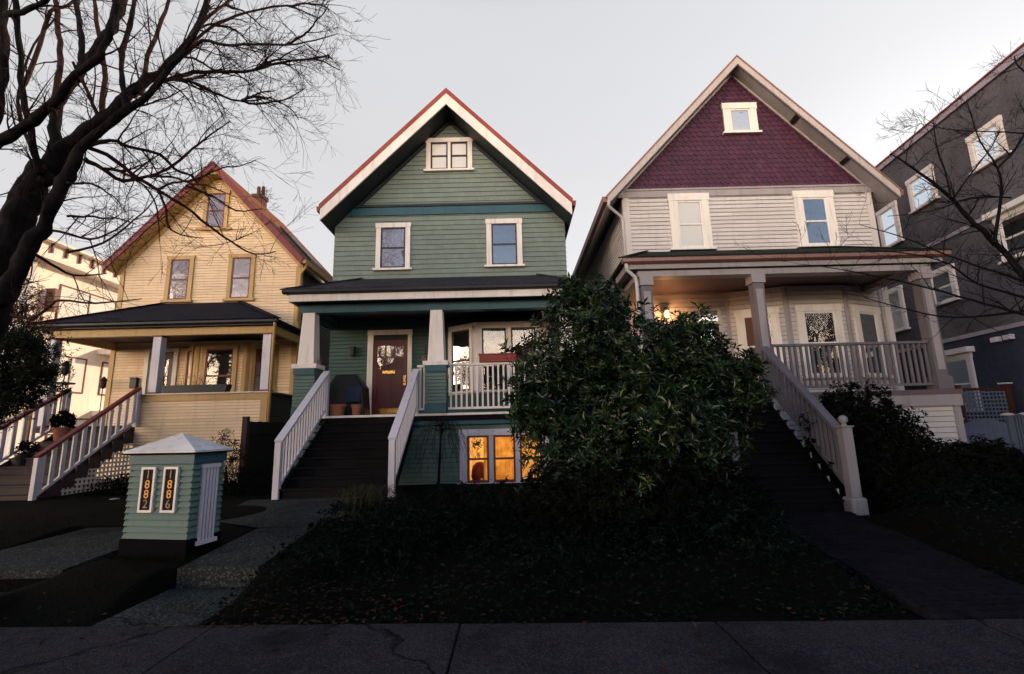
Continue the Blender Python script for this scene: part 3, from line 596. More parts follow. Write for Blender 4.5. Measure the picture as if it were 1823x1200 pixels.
window(hg, fg, -3.64, -2.70, 5.91, 7.22, M['white'], M['sash'], M['glass_hi'], M['curty'], .13)
window(hg, fg, -.60, .38, 5.93, 7.27, M['white'], M['sash'], M['glass_hi'], M['dark'], .14, backname='interior')
window(hg, fg, -2.28, -.97, 8.80, 9.78, M['white'], M['sash'], M['glass'], M['blind'], .13, n=2, mull=.08, backname='blind')
hip_porch(hg, -5.06, 1.82, 10.5, GW, 4.72, 5.64, -4.07, .83, M['roof_g'], M['white'], M['blacktrim'], M['blacktrim'], .19, .07)
MB().box(-4.82, 1.58, 10.88, 11.12, 4.26, 4.46).box(-4.82, -4.62, 11.13, GW-.02, 4.26, 4.46).box(1.38, 1.58, 11.13, GW-.02, 4.26, 4.46).build('porch_beam', M['teal'], hg)
for cx in (-4.6, -1.685, 1.3):
    q = MB().box(cx-.235, cx+.235, 10.78, 11.22, .35, 1.9)
    q = MB(); q.box(cx-.215, cx+.215, 10.795, 11.2, 1.92, 2.97); lap(q, FR(cx-.23, 10.78), 2.12, 2.82, .075, lambda z: (0, .46), .014); lap(q, FR(cx+.23, 10.78, R(90)), 2.12, 2.82, .075, lambda z: (0, .42), .014)
    pier = q.build('porch_pier', M['green_lap'], hg)
    for za, zb_ in ((2.83, 2.969), (1.93, 2.11)): MB().fbox(FR(cx-.23, 10.78), -.005, .465, za, zb_, .001, .03).build('pier_trim', M['teal'], pier)
    MB().box(cx-.28, cx+.28, 10.73, 11.25, 2.97, 3.07).build('pier_cap', M['white'], pier, bevel=.006)
    b, t = .185, .135; q = MB(); q.add([(cx-b, 10.81, 3.071), (cx+b, 10.81, 3.071), (cx+b, 11.17, 3.071), (cx-b, 11.17, 3.071), (cx-t, 10.86, 4.259), (cx+t, 10.86, 4.259), (cx+t, 11.13, 4.259), (cx-t, 11.13, 4.259)], [(3, 2, 1, 0), (4, 5, 6, 7), (0, 1, 5, 4), (1, 2, 6, 5), (2, 3, 7, 6), (3, 0, 4, 7)])
    q.build('column', M['white'], hg, bevel=.006)
MB().box(-4.85, 1.6, 10.86, GW, 1.75, 1.90).build('porch_floor', M['tread'], hg)
MB().box(-4.86, 1.62, 10.82, 10.86, 1.865, 1.915).box(-4.86, 1.62, 10.861, 10.98, 1.901, 1.915).build('deck_edge', M['white'], hg)
fb = FR(0, 10.98)
m = MB(); wx0, wx1 = -1.03, .64
m.box(-4.8, wx0, 11.0, GW, .3, 1.74); m.box(wx1, 1.55, 11.0, GW, .3, 1.74); m.box(wx0+.001, wx1-.001, 11.0, GW, .3, .40); m.box(wx0+.001, wx1-.001, 11.0, GW, 1.43, 1.74)
m.box(wx0+.001, wx1-.001, 12.3, GW, .401, 1.429)
lap(m, fb, .34, 1.68, .1, lambda z: (-4.8, -2.101), .015)
lap(m, fb, .34, .44, .1, lambda z: (-2.1, 1.55), .015); lap(m, fb, .44, 1.44, .1, lambda z: (-2.1, wx0), .015); lap(m, fb, .44, 1.44, .1, lambda z: (wx1, 1.55), .015); lap(m, fb, 1.44, 1.68, .1, lambda z: (-2.1, 1.55), .015)
m.build('basement_wall', M['green_lap'], hg)
MB().fbox(fb, -4.82, 1.58, 1.66, 1.86, .001, .10).build('skirt_board', M['teal'], hg)
wb = window(hg, fb, -1.17, .78, .41, 1.55, M['post'], M['sashred'], M['glass_lo'], None, .16, top=.14, n=3, mull=.10, label='three part basement window lit gold from inside')
rm = MB(); rm.box(wx0+.002, wx1-.002, 12.28, 12.299, .402, 1.428); rm.box(wx0+.002, wx0+.01, 11.02, 12.279, .402, 1.428); rm.box(wx1-.01, wx1-.002, 11.02, 12.279, .402, 1.428); rm.box(wx0+.011, wx1-.011, 11.02, 12.279, .402, .41); rm.box(wx0+.011, wx1-.011, 11.02, 12.279, 1.42, 1.428)
rm.build('room', M['roomwall'], wb)
cu = MB()                                 # gathered gold curtains inside the glass
def drape(x0, x1, y, z0, z1, amp=.02, fr_=60):
    n_ = 40; vs = []
    for i in range(n_+1):
        x_ = x0+(x1-x0)*i/n_; yy_ = y+amp*math.sin(i/n_*(x1-x0)*fr_)+.008*random.random(); vs += [(x_, yy_, z0), (x_+.01*math.sin(i), yy_, z1)]
    cu.add(vs, [(2*i, 2*i+2, 2*i+3, 2*i+1) for i in range(n_)])
drape(-.50, .09, 11.12, .42, 1.42); drape(-.66, -.54, 11.1, .42, 1.42); drape(-1.02, -.97, 11.1, .42, 1.42); drape(.12, .3, 11.12, .95, 1.42)
cu.build('curtain', M['goldcurt'], wb)
q = MB(); q.smooth = True; q.lathe((-.76, 11.35, .41), [(.17, 0), (.2, .1), (.19, .22), (.16, .33), (.09, .40), (.0, .42)], 16); q.build('red_armchair', M['redbox'], wb)
q = MB(); q.smooth = True; q.lathe((-.72, 11.2, .43), [(0, 0), (.03, .01), (.04, .04), (.03, .07), (0, .08)], 12); q.build('white_ball', M['white'], wb)
q = MB(); q.tube([(-.80, 11.3, 1.42), (-.80, 11.3, 1.3)], .006, 5)
for k in range(70):
    p = Vector((-.80, 11.3, 1.24))+rv()*random.uniform(0, .13); q.leaf(p, rv()+Vector((0, 0, -.6)), rv(), .07, .03)
for k in range(26): q.leaf(Vector((-.80+random.gauss(0, .03), 11.3, random.uniform(.92, 1.2))), rv()+Vector((0, 0, -.8)), rv(), .06, .025)
q.build('hanging_plant', M['conifer'], wb)
pl_ = bpy.data.lights.new('room_lamp', 'POINT'); pl_.energy = 13; pl_.color = (1, .60, .24); pl_.shadow_soft_size = .08; po = bpy.data.objects.new('room_lamp', pl_); COL.objects.link(po); po.location = (-.3, 11.85, 1.15)
# door
MB().fbox(fg, -3.78, -3.635, 1.91, 4.07, .015, .06).fbox(fg, -2.72, -2.61, 1.91, 4.07, .015, .06).fbox(fg, -3.79, -2.60, 4.07, 4.20, .015, .065).build('door_frame', M['white'], hg)
dd = MB().fbox(fg, -3.63, -2.725, 1.95, 3.92, .015, .035).build('door', M['door'], hg)
MB().fbox(fg, -3.63, -2.725, 3.925, 4.065, .015, .05).build('door_head', M['blacktrim'], dd)
q = MB()
for a, b in ((-3.63, -3.52), (-2.835, -2.725)): q.fbox(fg, a, b, 1.96, 3.92, .036, .052)
for a, b in ((3.78, 3.92), (2.98, 3.16), (1.96, 2.2)): q.fbox(fg, -3.52, -2.835, a, b, .036, .052)
q.fbox(fg, -3.2, -3.15, 2.2, 2.98, .036, .052); q.build('door_panel', M['door'], dd)
q = MB()
for u in (-3.30, -3.07): q.fbox(fg, u-.018, u+.018, 3.16, 3.78, .043, .06)
q.fbox(fg, -3.52, -2.835, 3.46, 3.49, .044, .061); q.build('muntin', M['door'], dd)
MB().fbox(fg, -3.52, -2.835, 3.16, 3.78, .038, .042).build('pane', M['glass_mid'], dd)
MB().fbox(fg, -3.36, -3.04, 3.03, 3.11, .0525, .064).build('mail_slot', M['brass'], dd, bevel=.004)
MB().fbox(fg, -3.46, -2.90, 2.0, 2.13, .0525, .058).build('kick_plate', M['brass'], dd)
q = MB().fbox(fg, -2.82, -2.76, 2.72, 2.98, .0525, .062); q.smooth = False; hd_ = q.build('handle', M['brass'], dd); MB().tube([(-2.79, GW-.06, 2.95), (-2.79, GW-.12, 2.92), (-2.79, GW-.12, 2.8), (-2.79, GW-.06, 2.77)], .01, 8).build('pull', M['brass'], hd_)
for xx in (-4.15, -2.2):
    q = MB().box(xx-.05, xx+.05, GW-.05, GW-.014, 3.5, 3.78).box(xx-.06, xx+.06, GW-.2, GW-.051, 3.72, 3.76).box(xx-.045, xx+.045, GW-.19, GW-.08, 3.52, 3.719); q.build('wall_lantern', M['black'], hg)
# bay
bg = [(-1.66, 12.73), (-.88, 12.2), (.78, 12.2), (1.5, 12.73)]
m = MB(); m.prism([(a, b, 1.92) for a, b in bg]+[(1.5, 12.8, 1.92), (-1.66, 12.8, 1.92)], (0, 0, 2.32)); bay = m.build('bay', M['white'], hg)
m = MB()
for i in range(3):
    f, w_ = FR2(bg[i], bg[i+1]); m.fbox(f, .0, w_, 1.93, 2.42, .001, .02)
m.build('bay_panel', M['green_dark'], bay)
f, w_ = FR2(bg[0], bg[1]); window(bay, f, .1, w_-.1, 2.5, 4.15, M['white'], M['sash'], M['glass_mid'], M['dark'], .07, backname='interior')
f, w_ = FR2(bg[1], bg[2]); window(bay, f, .05, w_-.05, 2.5, 4.17, M['white'], M['sash'], M['glass_mid'], M['dark'], .1, n=2, mull=.12, backname='interior', hung=False)
f, w_ = FR2(bg[2], bg[3]); window(bay, f, .1, w_-.1, 2.5, 4.15, M['white'], M['sash'], M['glass_mid'], M['dark'], .07, backname='interior')
railing(hg, (-1.43, 11.0, 1.92), (1.07, 11.0, 1.92), 1.08, M['white'], M['white'], 21, .04, .035, False, False, .1, lowrail=.1)
railing(hg, (-2.1, 11.0, 1.92), (-1.93, 11.0, 1.92), 1.06, M['white'], M['white'], 2, .04, .035, False, False, .1, lowrail=.1)
stairs(hg, -4.12, -2.17, 8.86, 10.84, .44, 1.90, 9, M['tread'], M['tread'])
for xx in (-4.15, -2.14):
    railing(hg, (xx, 8.85, .44), (xx, 10.92, 1.92), .98, M['post'], M['post'], 17, .035, .035, True, True, .15, lowrail=.16, rt=.05, post_w=.11)
# ------------------------------------------------------------------ house with the purple gable
hp = thing('purple_gable_house', (6.08, 11.6, .2), 'beige clapboard house with a purple fish-scale shingle gable and taupe porch', 'house', 'gabled houses along the street')
PW = 11.6; pxl, pxr, pxc = 2.95, 9.28, 6.08; fq = FR(0, PW); ps = 1.06
m = MB(); m.prism([(pxl+.03, PW+.03, .1), (pxr, PW+.03, .1), (pxr, PW+.03, 7.2), (pxc, PW+.03, 10.6), (pxl+.03, PW+.03, 7.2)], (0, 10, 0))
lap(m, fq, 4.7, 7.26, .105, lambda z: (pxl+.05, pxr-.05), .015); lap(m, fq, 2.15, 4.7, .105, lambda z: (pxl+.05, pxr-.05), .015)
lap(m, (Vector((pxl, PW+10, 0)), Vector((0, -1, 0)), Vector((-1, 0, 0))), .3, 7.2, .105, lambda z: (0, 9.9), .015)
m.build('wall', M['beige'], hp)
for a in (pxl, pxr-.14):
    m = MB().fbox(fq, a-.005, a+.145, 2.15, 7.25, .004, .03)
    if a < 4: m.box(pxl-.028, pxl-.0, PW-.02, PW+.12, 2.1, 7.2)
    m.build('corner_board', M['beige'], hp)
MB().fbox(fq, pxl-.12, pxr+.1, 7.25, 7.42, .003, .045).fbox(fq, pxl-.2, pxr+.2, 7.421, 7.47, .003, .07).build('belt_board', M['beigetrim'], hp)
m = MB(); row = 0; z = 7.46; sw, stp = .152, .133
while z < 10.75:
    hwid = (10.80-z)/ps; k0 = int(-hwid/sw)-1
    for k in range(k0, -k0+2):
        u = (k+(.5 if row % 2 else 0))*sw
        if abs(u) > hwid-.02: continue
        pts = []; x_ = pxc+u; r_ = sw*.47
        for j in range(7):
            a = math.pi+math.pi*j/6; pts.append((x_+math.cos(a)*r_, z+.055+math.sin(a)*.055))
        dj = random.uniform(-.002, .003)
        vs = [(px_, PW-.022+dj+(pz-z)*.10, pz) for px_, pz in pts]+[(x_+r_, PW-.004, z+stp*1.35), (x_-r_, PW-.004, z+stp*1.35)]
        bk = [(a_, PW-.003, c_) for a_, b_, c_ in vs[:7]]; n_ = len(vs)
        m.add(vs+bk, [tuple(range(n_))]+[(i, n_+i, n_+i+1, i+1) for i in range(6)])
    z += stp; row += 1
m.build('scale_shingles', M['purple'], hp)
rp = gable_roof(hp, 6.07, 3.6, 10.97, 7.15, 11.18, 22, .05, .25, M['roof_r'], M['beigetrim'], M['raketrim'], M['copper'], M['taupe'])
for s_ in (-1, 1):
    m = MB(); m.prism([(pxc, PW-.05, 10.80), (pxc+s_*3.2, PW-.05, 10.80-3.2*ps), (pxc+s_*3.2, PW-.05, 10.69-3.2*ps), (pxc, PW-.05, 10.68)], (0, .046, 0)); m.build('frieze_board', M['beige'], rp)
m = MB(); m.prism([(pxc+1.36, 11.22, 9.24), (pxc+1.42, 11.22, 9.17), (pxc+1.42, 11.22, 9.22), (pxc+1.36, 11.22, 9.29)], (0, .3, 0)); m.build('soffit_vent', M['black'], rp); m = MB(); m.prism([(pxc+2.49, 11.22, 8.04), (pxc+2.55, 11.22, 7.98), (pxc+2.55, 11.22, 8.03), (pxc+2.49, 11.22, 8.09)], (0, .3, 0)); m.build('soffit_vent', M['black'], rp)
for s_ in (-1, 1):
    m = MB(); xx = pxc+s_*3.6; m.prism([(xx, 11.2, 7.12), (xx+s_*.13, 11.2, 7.12), (xx+s_*.11, 11.2, 6.98), (xx, 11.2, 6.98)], (0, 10.5, 0)); m.build('gutter', M['copper'], rp)
window(hp, fq, 4.10, 5.11, 5.86, 7.32, M['cream'], M['cream'], M['glass'], M['blind'], .19, backname='blind', sill=M['blacktrim'])
window(hp, fq, 7.28, 8.28, 5.86, 7.32, M['cream'], M['cream'], M['glass_hi'], M['dark'], .19, backname='interior', sill=M['blacktrim'])
window(hp, fq, 5.74, 6.62, 9.02, 9.86, M['cream'], M['cream'], M['glass_hi'], M['blind'], .17, backname='blind', hung=False)
hip_porch(hp, 2.33, 9.02, 9.5, PW, 4.92, 5.80, 3.4, 8.4, M['roof_w'], M['beigetrim'], M['taupedk'], M['copper'], .15, .09)
MB().box(2.66, 8.72, 9.66, 9.92, 4.56, 4.68).box(2.66, 2.9, 9.93, PW-.02, 4.56, 4.68).box(8.48, 8.72, 9.93, PW-.02, 4.56, 4.68).build('porch_beam', M['beigetrim'], hp)
for cx in (2.83, 5.14, 8.59):
    q = MB().box(cx-.115, cx+.115, 9.69, 9.91, 2.11, 4.38); c = q.build('column', M['taupe'], hp, bevel=.008)
    MB().box(cx-.14, cx+.14, 9.66, 9.94, 4.381, 4.559).box(cx-.07, cx+.07, 9.682, 9.69, 2.5, 4.25).build('column_capital', M['beigetrim'], c)
    MB().box(cx-.15, cx+.15, 9.65, 9.95, 2.104, 2.36).build('column_base', M['taupe'], c, bevel=.006)
MB().box(2.7, 8.85, 9.62, PW, 2.0, 2.10).build('porch_floor', M['taupedk'], hp)
fd = FR(0, 9.7)
m = MB(); m.box(2.75, 8.78, 9.72, PW, .0, 1.78); lap(m, fd, .1, 1.78, .105, lambda z: (5.1, 8.66), .015); lap(m, fd, .1, 1.78, .105, lambda z: (2.76, 3.38), .015); m.build('basement_wall', M['beige'], hp)
MB().box(5.1, 8.83, 9.63, 9.70, 1.78, 1.999).fbox(fd, 8.66, 8.8, .1, 1.78, .002, .03).build('skirt_board', M['beigetrim'], hp)
# porch door and bay
MB().fbox(fq, 4.31, 4.39, 2.12, 4.24, .016, .05).fbox(fq, 5.05, 5.13, 2.12, 4.24, .016, .05).fbox(fq, 4.30, 5.14, 4.24, 4.31, .016, .055).fbox(fq, 4.39, 5.05, 3.92, 3.98, .016, .05).build('door_frame', M['beige'], hp)
dd = MB().fbox(fq, 4.39, 5.05, 2.12, 3.92, .016, .035).build('door', M['doordk'], hp); MB().fbox(fq, 4.5, 4.94, 2.9, 3.78, .036, .04).build('pane', M['glass_hi'], dd)
MB().fbox(fq, 4.39, 5.05, 3.98, 4.24, .03, .034).build('transom', M['glass_hi'], dd)
wl = MB().box(3.70, 3.84, 11.40, 11.54, 4.26, 4.29).box(3.75, 3.79, 11.54, 11.6, 4.2, 4.27).build('wall_lantern', M['black'], hp)
MB().lathe((3.77, 11.47, 4.08), [(.04, 0), (.055, .1), (.055, .18)], 12).build('lantern_glass', M['lampglow'], wl)
pl_ = bpy.data.lights.new('porch_lamp', 'POINT'); pl_.energy = 19; pl_.color = (1, .45, .17); pl_.shadow_soft_size = .06; po = bpy.data.objects.new('porch_lamp', pl_); COL.objects.link(po); po.location = (3.77, 11.3, 4.12)
bq = [(5.28, 11.58), (6.46, 11.08), (7.86, 11.08), (9.05, 11.58)]
m = MB(); m.prism([(a, b, 2.11) for a, b in bq]+[(9.05, 11.7, 2.11), (5.28, 11.7, 2.11)], (0, 0, 2.58)); m.v = [(a, b+.03, c) for a, b, c in m.v]
for i in range(3):
    f, w_ = FR2(bq[i], bq[i+1]); lap(m, f, 2.14, 4.62, .105, lambda z, w_=w_: (0, w_), .015)
bay = m.build('bay', M['beige'], hp)
for i in range(3):
    f, w_ = FR2(bq[i], bq[i+1]); MB().fbox(f, -.01, .06, 2.12, 4.64, .002, .028).build('corner_board', M['beigetrim'], bay); MB().fbox(f, w_-.06, w_+.01, 2.12, 4.64, .0022, .0275).build('corner_board', M['beigetrim'], bay)
f, w_ = FR2(bq[0], bq[1]); window(bay, f, .18, w_-.18, 2.55, 4.2, M['cream'], M['cream'], M['glass'], M['curty'], .15)
f, w_ = FR2(bq[1], bq[2]); window(bay, f, .18, w_-.18, 2.55, 4.2, M['cream'], M['cream'], M['glass'], M['dark'], .15, backname='interior')
f, w_ = FR2(bq[2], bq[3]); window(bay, f, .18, w_-.18, 2.55, 4.2, M['cream'], M['cream'], M['glass'], M['dark'], .15, backname='interior')
railing(hp, (5.26, 9.8, 2.12), (8.47, 9.8, 2.12), .95, M['taupe'], M['taupe'], 28, .04, .04, False, False, .1, lowrail=.1)
stairs(hp, 3.4, 5.0, 7.7, 9.64, .2, 2.10, 11, M['tread'], M['tread'])
for xx in (5.08, 3.33):
    rr_ = railing(hp, (xx, 7.68, .42), (xx, 9.66, 2.12), .90, M['taupe'], M['taupe'], 17, .04, .04, False, False, .14, lowrail=.1, rt=.06)
    q = MB(); q.box(xx-.075, xx+.075, 7.54, 7.69, .42, 1.44); q.box(xx-.095, xx+.095, 7.52, 7.71, 1.441, 1.465); nw = q.build('newel_post', M['newel'], rr_, bevel=.008)
    q = MB(); q.smooth = True; q.lathe((xx, 7.61, 1.466), [(.045, 0), (.035, .02), (.03, .03), (.047, .045), (.064, .08), (.062, .115), (.042, .145), (.0, .16)], 18); q.build('ball_finial', M['newel'], nw)
    MB().box(xx-.12, xx+.12, 7.49, 7.74, .12, .42).build('pedestal', M['newel'], nw, bevel=.04)
q = MB()
for k in range(10): y0 = 7.7+.194*k; q.box(5.02, 5.045, y0, y0+.12, .2+.1727*k+.03, .2+.1727*(k+1)-.036)
q.build('stringer_block', M['beige'], hp)
pipe(hp, [(2.47, 11.1, 6.96), (2.5, 11.2, 6.85), (2.85, 11.5, 6.72), (2.90, 11.55, 6.6), (2.90, 11.55, 5.2)], .035, M['beige'])
pipe(hp, [(2.4, 9.55, 4.82), (2.42, 9.6, 4.7), (2.6, 9.66, 4.55), (2.62, 9.66, 4.4), (2.62, 9.66, .3)], .035, M['beige'])
# ------------------------------------------------------------------ grey stucco house on the right
hr = thing('grey_stucco_house', (14, 14, .2), 'tall dark grey stucco house at the right edge with white framed side windows', 'house')
def xr4(y): return 12+.1*(y-12)
A0, A1 = Vector((xr4(7), 7)), Vector((xr4(25), 25))
ang = math.atan2(A0.y-A1.y, A0.x-A1.x)
f4 = (Vector((A1.x, A1.y, 0)), Vector((A0.x-A1.x, A0.y-A1.y, 0)).normalized(), None)
f4 = (f4[0], f4[1], Vector((f4[1].y, -f4[1].x, 0)))
if f4[2].x > 0: f4 = (f4[0], f4[1], -f4[2])
def u4(y): return (25-y)*math.sqrt(1.01)
def p4(z0, z1, mat, name, d=0):
    q = MB(); q.prism([(A1.x+d, A1.y, z0), (A0.x+d, A0.y, z0), (A0.x+9, A0.y, z0), (A1.x+9, A1.y, z0)], (0, 0, z1-z0)); return q.build(name, mat, hr)
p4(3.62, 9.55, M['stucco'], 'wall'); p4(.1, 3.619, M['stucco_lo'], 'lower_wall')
MB().fbox(f4, 0, 18.1, 6.37, 6.47, .001, .04).build('belt_board', M['lilac'], hr); MB().fbox(f4, 0, 18.1, 3.60, 3.70, .001, .04).build('belt_board', M['lilac'], hr)
q = MB(); q.fbox(f4, -.2, 18.3, 9.55, 9.72, -9, .07); r4 = q.build('roof', M['lilac'], hr); MB().fbox(f4, -.22, 18.32, 9.721, 9.76, -9, .11).build('roof_edge', M['redtrim'], r4)
def w4(ya, yb, z0, z1, back=M['blind'], gl=M['glass_hi'], hood=False, n=1, hung=True, cas='white'):
    w = window(hr, f4, u4(ya), u4(yb), z0, z1, M[cas], M[cas], gl, back, .13, backname='blind' if back != M['dark'] else 'interior', n=n, hung=hung)
    if hood: MB().fbox(f4, u4(ya)-.12, u4(yb)+.12, z1+.002, z1+.14, 0, .2).build('hood', M[cas], w)
w4(13.7, 12.7, 7.62, 8.62); w4(11.45, 10.5, 7.68, 8.62, hung=False, gl=M['glass']); w4(15.2, 14.3, 7.0, 8.3)
w4(13.6, 12.65, 4.70, 5.66, M['dark']); w4(15.9, 14.7, 4.3, 5.66, gl=M['glass']); w4(11.2, 9.9, 5.2, 6.3, M['dark'], hood=True)
w4(13.75, 12.65, 1.75, 3.22, M['dark'], M['glass_hi'], True, cas='post')
for ya in (11.9, 11.55, 10.85):
    MB().fbox(f4, u4(ya), u4(ya)+.2, 3.34, 3.46, .001, .12).build('vent_hood', M['post'], hr, bevel=.01)
# ------------------------------------------------------------------ white apartment building at the far left
ha = thing('apartment_building', (-22, 24, .2), 'sunlit white stucco apartment block with bracketed cornice, far left', 'building')
m = MB(); m.box(-30, -16, 15.8, 40, .1, 7.7); m.build('wall', M['apt'], ha)
q = MB().box(-30.4, -15.5, 15.3, 40.4, 7.55, 7.70).box(-30.2, -15.75, 15.55, 40.2, 7.701, 8.2).box(-30.4, -15.5, 15.3, 40.4, 8.201, 8.28); co = q.build('cornice', M['apt'], ha)
for k in range(14): MB().box(-15.748, -15.66, 15.9+k*.55, 15.95+k*.55, 7.86, 8.2).build('bracket', M['aptdk'], co)
fa = (Vector((-16, 15.8, 0)), Vector((0, 1, 0)), Vector((1, 0, 0)))
def wa(y0, y1, z0, z1):
    w = MB(); a, b = y0-15.8, y1-15.8
    w.fbox(fa, a, b, z1-.05, z1, 0, .04); w.fbox(fa, a, b, z0, z0+.05, 0, .04); w.fbox(fa, a, a+.05, z0+.05, z1-.05, 0, .04); w.fbox(fa, b-.05, b, z0+.05, z1-.05, 0, .04); w.fbox(fa, (a+b)/2-.025, (a+b)/2+.025, z0+.05, z1-.05, 0, .04)
    w = w.build('window', M['aptdk'], ha); MB().fbox(fa, a+.05, b-.05, z0+.05, z1-.05, .01, .02).build('pane', M['blind'], w)
wa(16.7, 19.2, 5.5, 7.0); wa(20, 22.5, 5.5, 7.0); wa(16.9, 18.2, 3.2, 4.5); wa(18.9, 20.4, 3.2, 4.5); wa(20.9, 22.4, 3.2, 4.5); wa(17.0, 18.6, .9, 2.3)
MB().box(-15.99, -14.9, 18.6, 26, 4.75, 4.95).box(-15.99, -15.0, 18.7, 25.9, 2.4, 2.6).build('balcony_slab', M['apt'], ha)
MB().box(-16.001, -15.7, 16.25, 16.42, 5.9, 6.7).build('lamp_bracket', M['aptdk'], ha)
# ------------------------------------------------------------------ kiosk
KA = R(-11)
ki = thing('number_kiosk', (-4.14, 5.93, .245), 'small sage green clapboard kiosk with white pyramid cap and two vertical house number plates', 'kiosk', rz=KA)
kw = .425; kd = .44                        # local: front face at y=0, width -0.5..0.5, depth .95
m = MB(); m.box(-kw+.02, kw-.02, .02, kd-.02, .1, .98)
kf = (Vector((-kw, 0, 0)), Vector((1, 0, 0)), Vector((0, -1, 0))); kr = (Vector((kw, 0, 0)), Vector((0, 1, 0)), Vector((1, 0, 0)))
kl = (Vector((-kw, kd, 0)), Vector((0, -1, 0)), Vector((-1, 0, 0))); kb = (Vector((kw, kd, 0)), Vector((-1, 0, 0)), Vector((0, 1, 0)))
for f, w_ in ((kf, 2*kw), (kr, kd), (kl, kd), (kb, 2*kw)):
    lap(m, f, .15, .986, .0697, lambda z, w_=w_: (-.012, w_+.012), .026)
    m.fbox(f, .0, w_, .15, .988, -.03, .0)
m.build('body', M['green_lap'], ki, True)
MB().box(-kw-.035, kw+.035, -.035, kd+.035, -.12, .148).build('plinth', M['plinth'], ki, True, bevel=.01)
MB().box(-kw-.03, kw+.03, -.03, kd+.03, .99, 1.10).build('band', M['teal'], ki, True, bevel=.004)
MB().box(-kw-.065, kw+.065, -.065, kd+.065, 1.101, 1.104).build('soffit', M['plinth'], ki, True)
MB().box(-kw-.082, kw+.082, -.082, kd+.082, 1.105, 1.1205).build('drip_edge', M['plinth'], ki, True)
q = MB(); e = .075; y_ = kd/2
q.box(-kw-e, kw+e, -e, kd+e, 1.121, 1.142)
q.add([(-kw-e, -e, 1.143), (kw+e, -e, 1.143), (kw+e, kd+e, 1.143), (-kw-e, kd+e, 1.143), (0, y_, 1.35)], [(0, 1, 4), (1, 2, 4), (2, 3, 4), (3, 0, 4)]); q.build('cap', M['kroof'], ki, True)
def text(s, size, mat, parent, loc, rot, ext=.004, name='numeral', sx_=1):
    c = bpy.data.curves.new(name, 'FONT'); c.body = s; c.size = size; c.extrude = ext; c.align_x = 'CENTER'; c.align_y = 'CENTER'; c.materials.append(mat);     o = bpy.data.objects.new(name, c); COL.objects.link(o); o.parent = parent; o.location = loc; o.rotation_euler = rot; o.scale = (sx_, 1, 1)
    bpy.context.view_layer.update(); me = bpy.data.meshes.new_from_object(o.evaluated_get(bpy.context.evaluated_depsgraph_get()))
    bpy.data.objects.remove(o); o = bpy.data.objects.new(name, me); COL.objects.link(o); o.parent = parent; o.location = loc; o.rotation_euler = rot; o.scale = (sx_, 1, 1); return o
for u0, num in ((-kw+.18, '1882'), (-kw+.49, '1886')):
    q = MB(); a, b, z0, z1 = u0, u0+.195, .45, .96; t = .026
    q.box(a, a+t, -.045, -.0, z0, z1); q.box(b-t, b, -.045, -.0, z0, z1); q.box(a+t, b-t, -.045, -.0, z1-t, z1); q.box(a+t, b-t, -.045, -.0, z0, z0+t); pl = q.build('number_plate', M['white'], ki, True)
    pn = MB().box(a+t, b-t, -.034, -.002, z0+t, z1-t).build('panel', M['plate'], pl, True)
    for i, ch_ in enumerate(num):
        text(ch_, .135, M['glintnum'] if i in (1, 2) else M['dullnum'], pl, ((a+b)/2, -.038, z1-.09-i*.11), (R(90), 0, 0), sx_=1.05)
dr = MB().box(kw+.001, kw+.06, .10, .35, .93, .975).build('door', M['post'], ki, True); MB().box(kw+.001, kw+.07, .08, .37, .07, .115).build('door_sill', M['post'], dr, True)
for k in range(5): MB().box(kw+.03, kw+.05, .11+k*.048, .11+k*.048+.031, .116, .929).build('slat', M['post'], dr, True)
MB().box(kw+.001, kw+.029, .105, .345, .116, .929).build('door_back', M['lilac'], dr, True)
# ------------------------------------------------------------------ fences, gate, lattice
fn = thing('wooden_fence', (-5.62, 11.3, .3), 'dark board fence between the yellow and green houses', 'fence')
for k in range(13): MB().box(-5.635, -5.615, 10.5+k*.145, 10.5+k*.145+.138, .3, 1.83+random.uniform(-.01, .01)).build('board', M['wooddk'], fn)
MB().box(-5.68, -5.57, 10.38, 10.49, .3, 1.93).build('post', M['woodpost'], fn, bevel=.006); MB().box(-5.66, -5.59, 10.5, 12.4, 1.55, 1.63).build('rail', M['wooddk'], fn)
gt = thing('garden_gate', (10.47, 11, .2), 'pale blue board gate with arched top beside the purple gable house', 'gate')
for k in range(9):
    x0 = 10.0+k*.106; xc_ = x0+.05; z1 = 1.38+.13*math.sin(math.pi*(xc_-10.0)/.95); z2 = 1.38+.13*math.sin(math.pi*(min(x0+.101, 10.95)-10.0)/.95); z0_ = 1.38+.13*math.sin(math.pi*(x0-10.0)/.95)
    MB().prism([(x0, 11.0, .15), (x0+.101, 11.0, .15), (x0+.101, 11.0, z2), (xc_, 11.0, z1+.003), (x0, 11.0, z0_)], (0, .025, 0)).build('board', M['gate'], gt)
MB().box(10.0, 10.96, 11.026, 11.05, .4, .5).box(10.0, 10.96, 11.026, 11.05, 1.15, 1.25).build('rail', M['gate'], gt)
gp = thing('gate_side_fence', (11.4, 11, .2), 'pale blue slatted fence panels with capped posts flanking the arched gate', 'fence')
for xx, tz in ((9.9, 1.5), (11.03, 1.56), (11.42, 1.56)):
    p = MB().box(xx-.05, xx+.05, 10.97, 11.07, .1, tz).build('post', M['gate'], gp); MB().lathe((xx, 11.02, tz), [(.11, 0), (.12, .02), (.09, .045), (.03, .06)], 14).build('post_cap', M['post'], p)
for k in range(13): MB().box(11.1+k*.07, 11.1+k*.07+.04, 11.0, 11.02, .15, 1.55).build('slat', M['gate'], gp)
MB().box(11.08, 11.98, 10.985, 11.035, 1.551, 1.59).build('rail', M['gate'], gp); MB().box(11.08, 11.98, 11.021, 11.05, .4, .48).build('rail', M['gate'], gp)
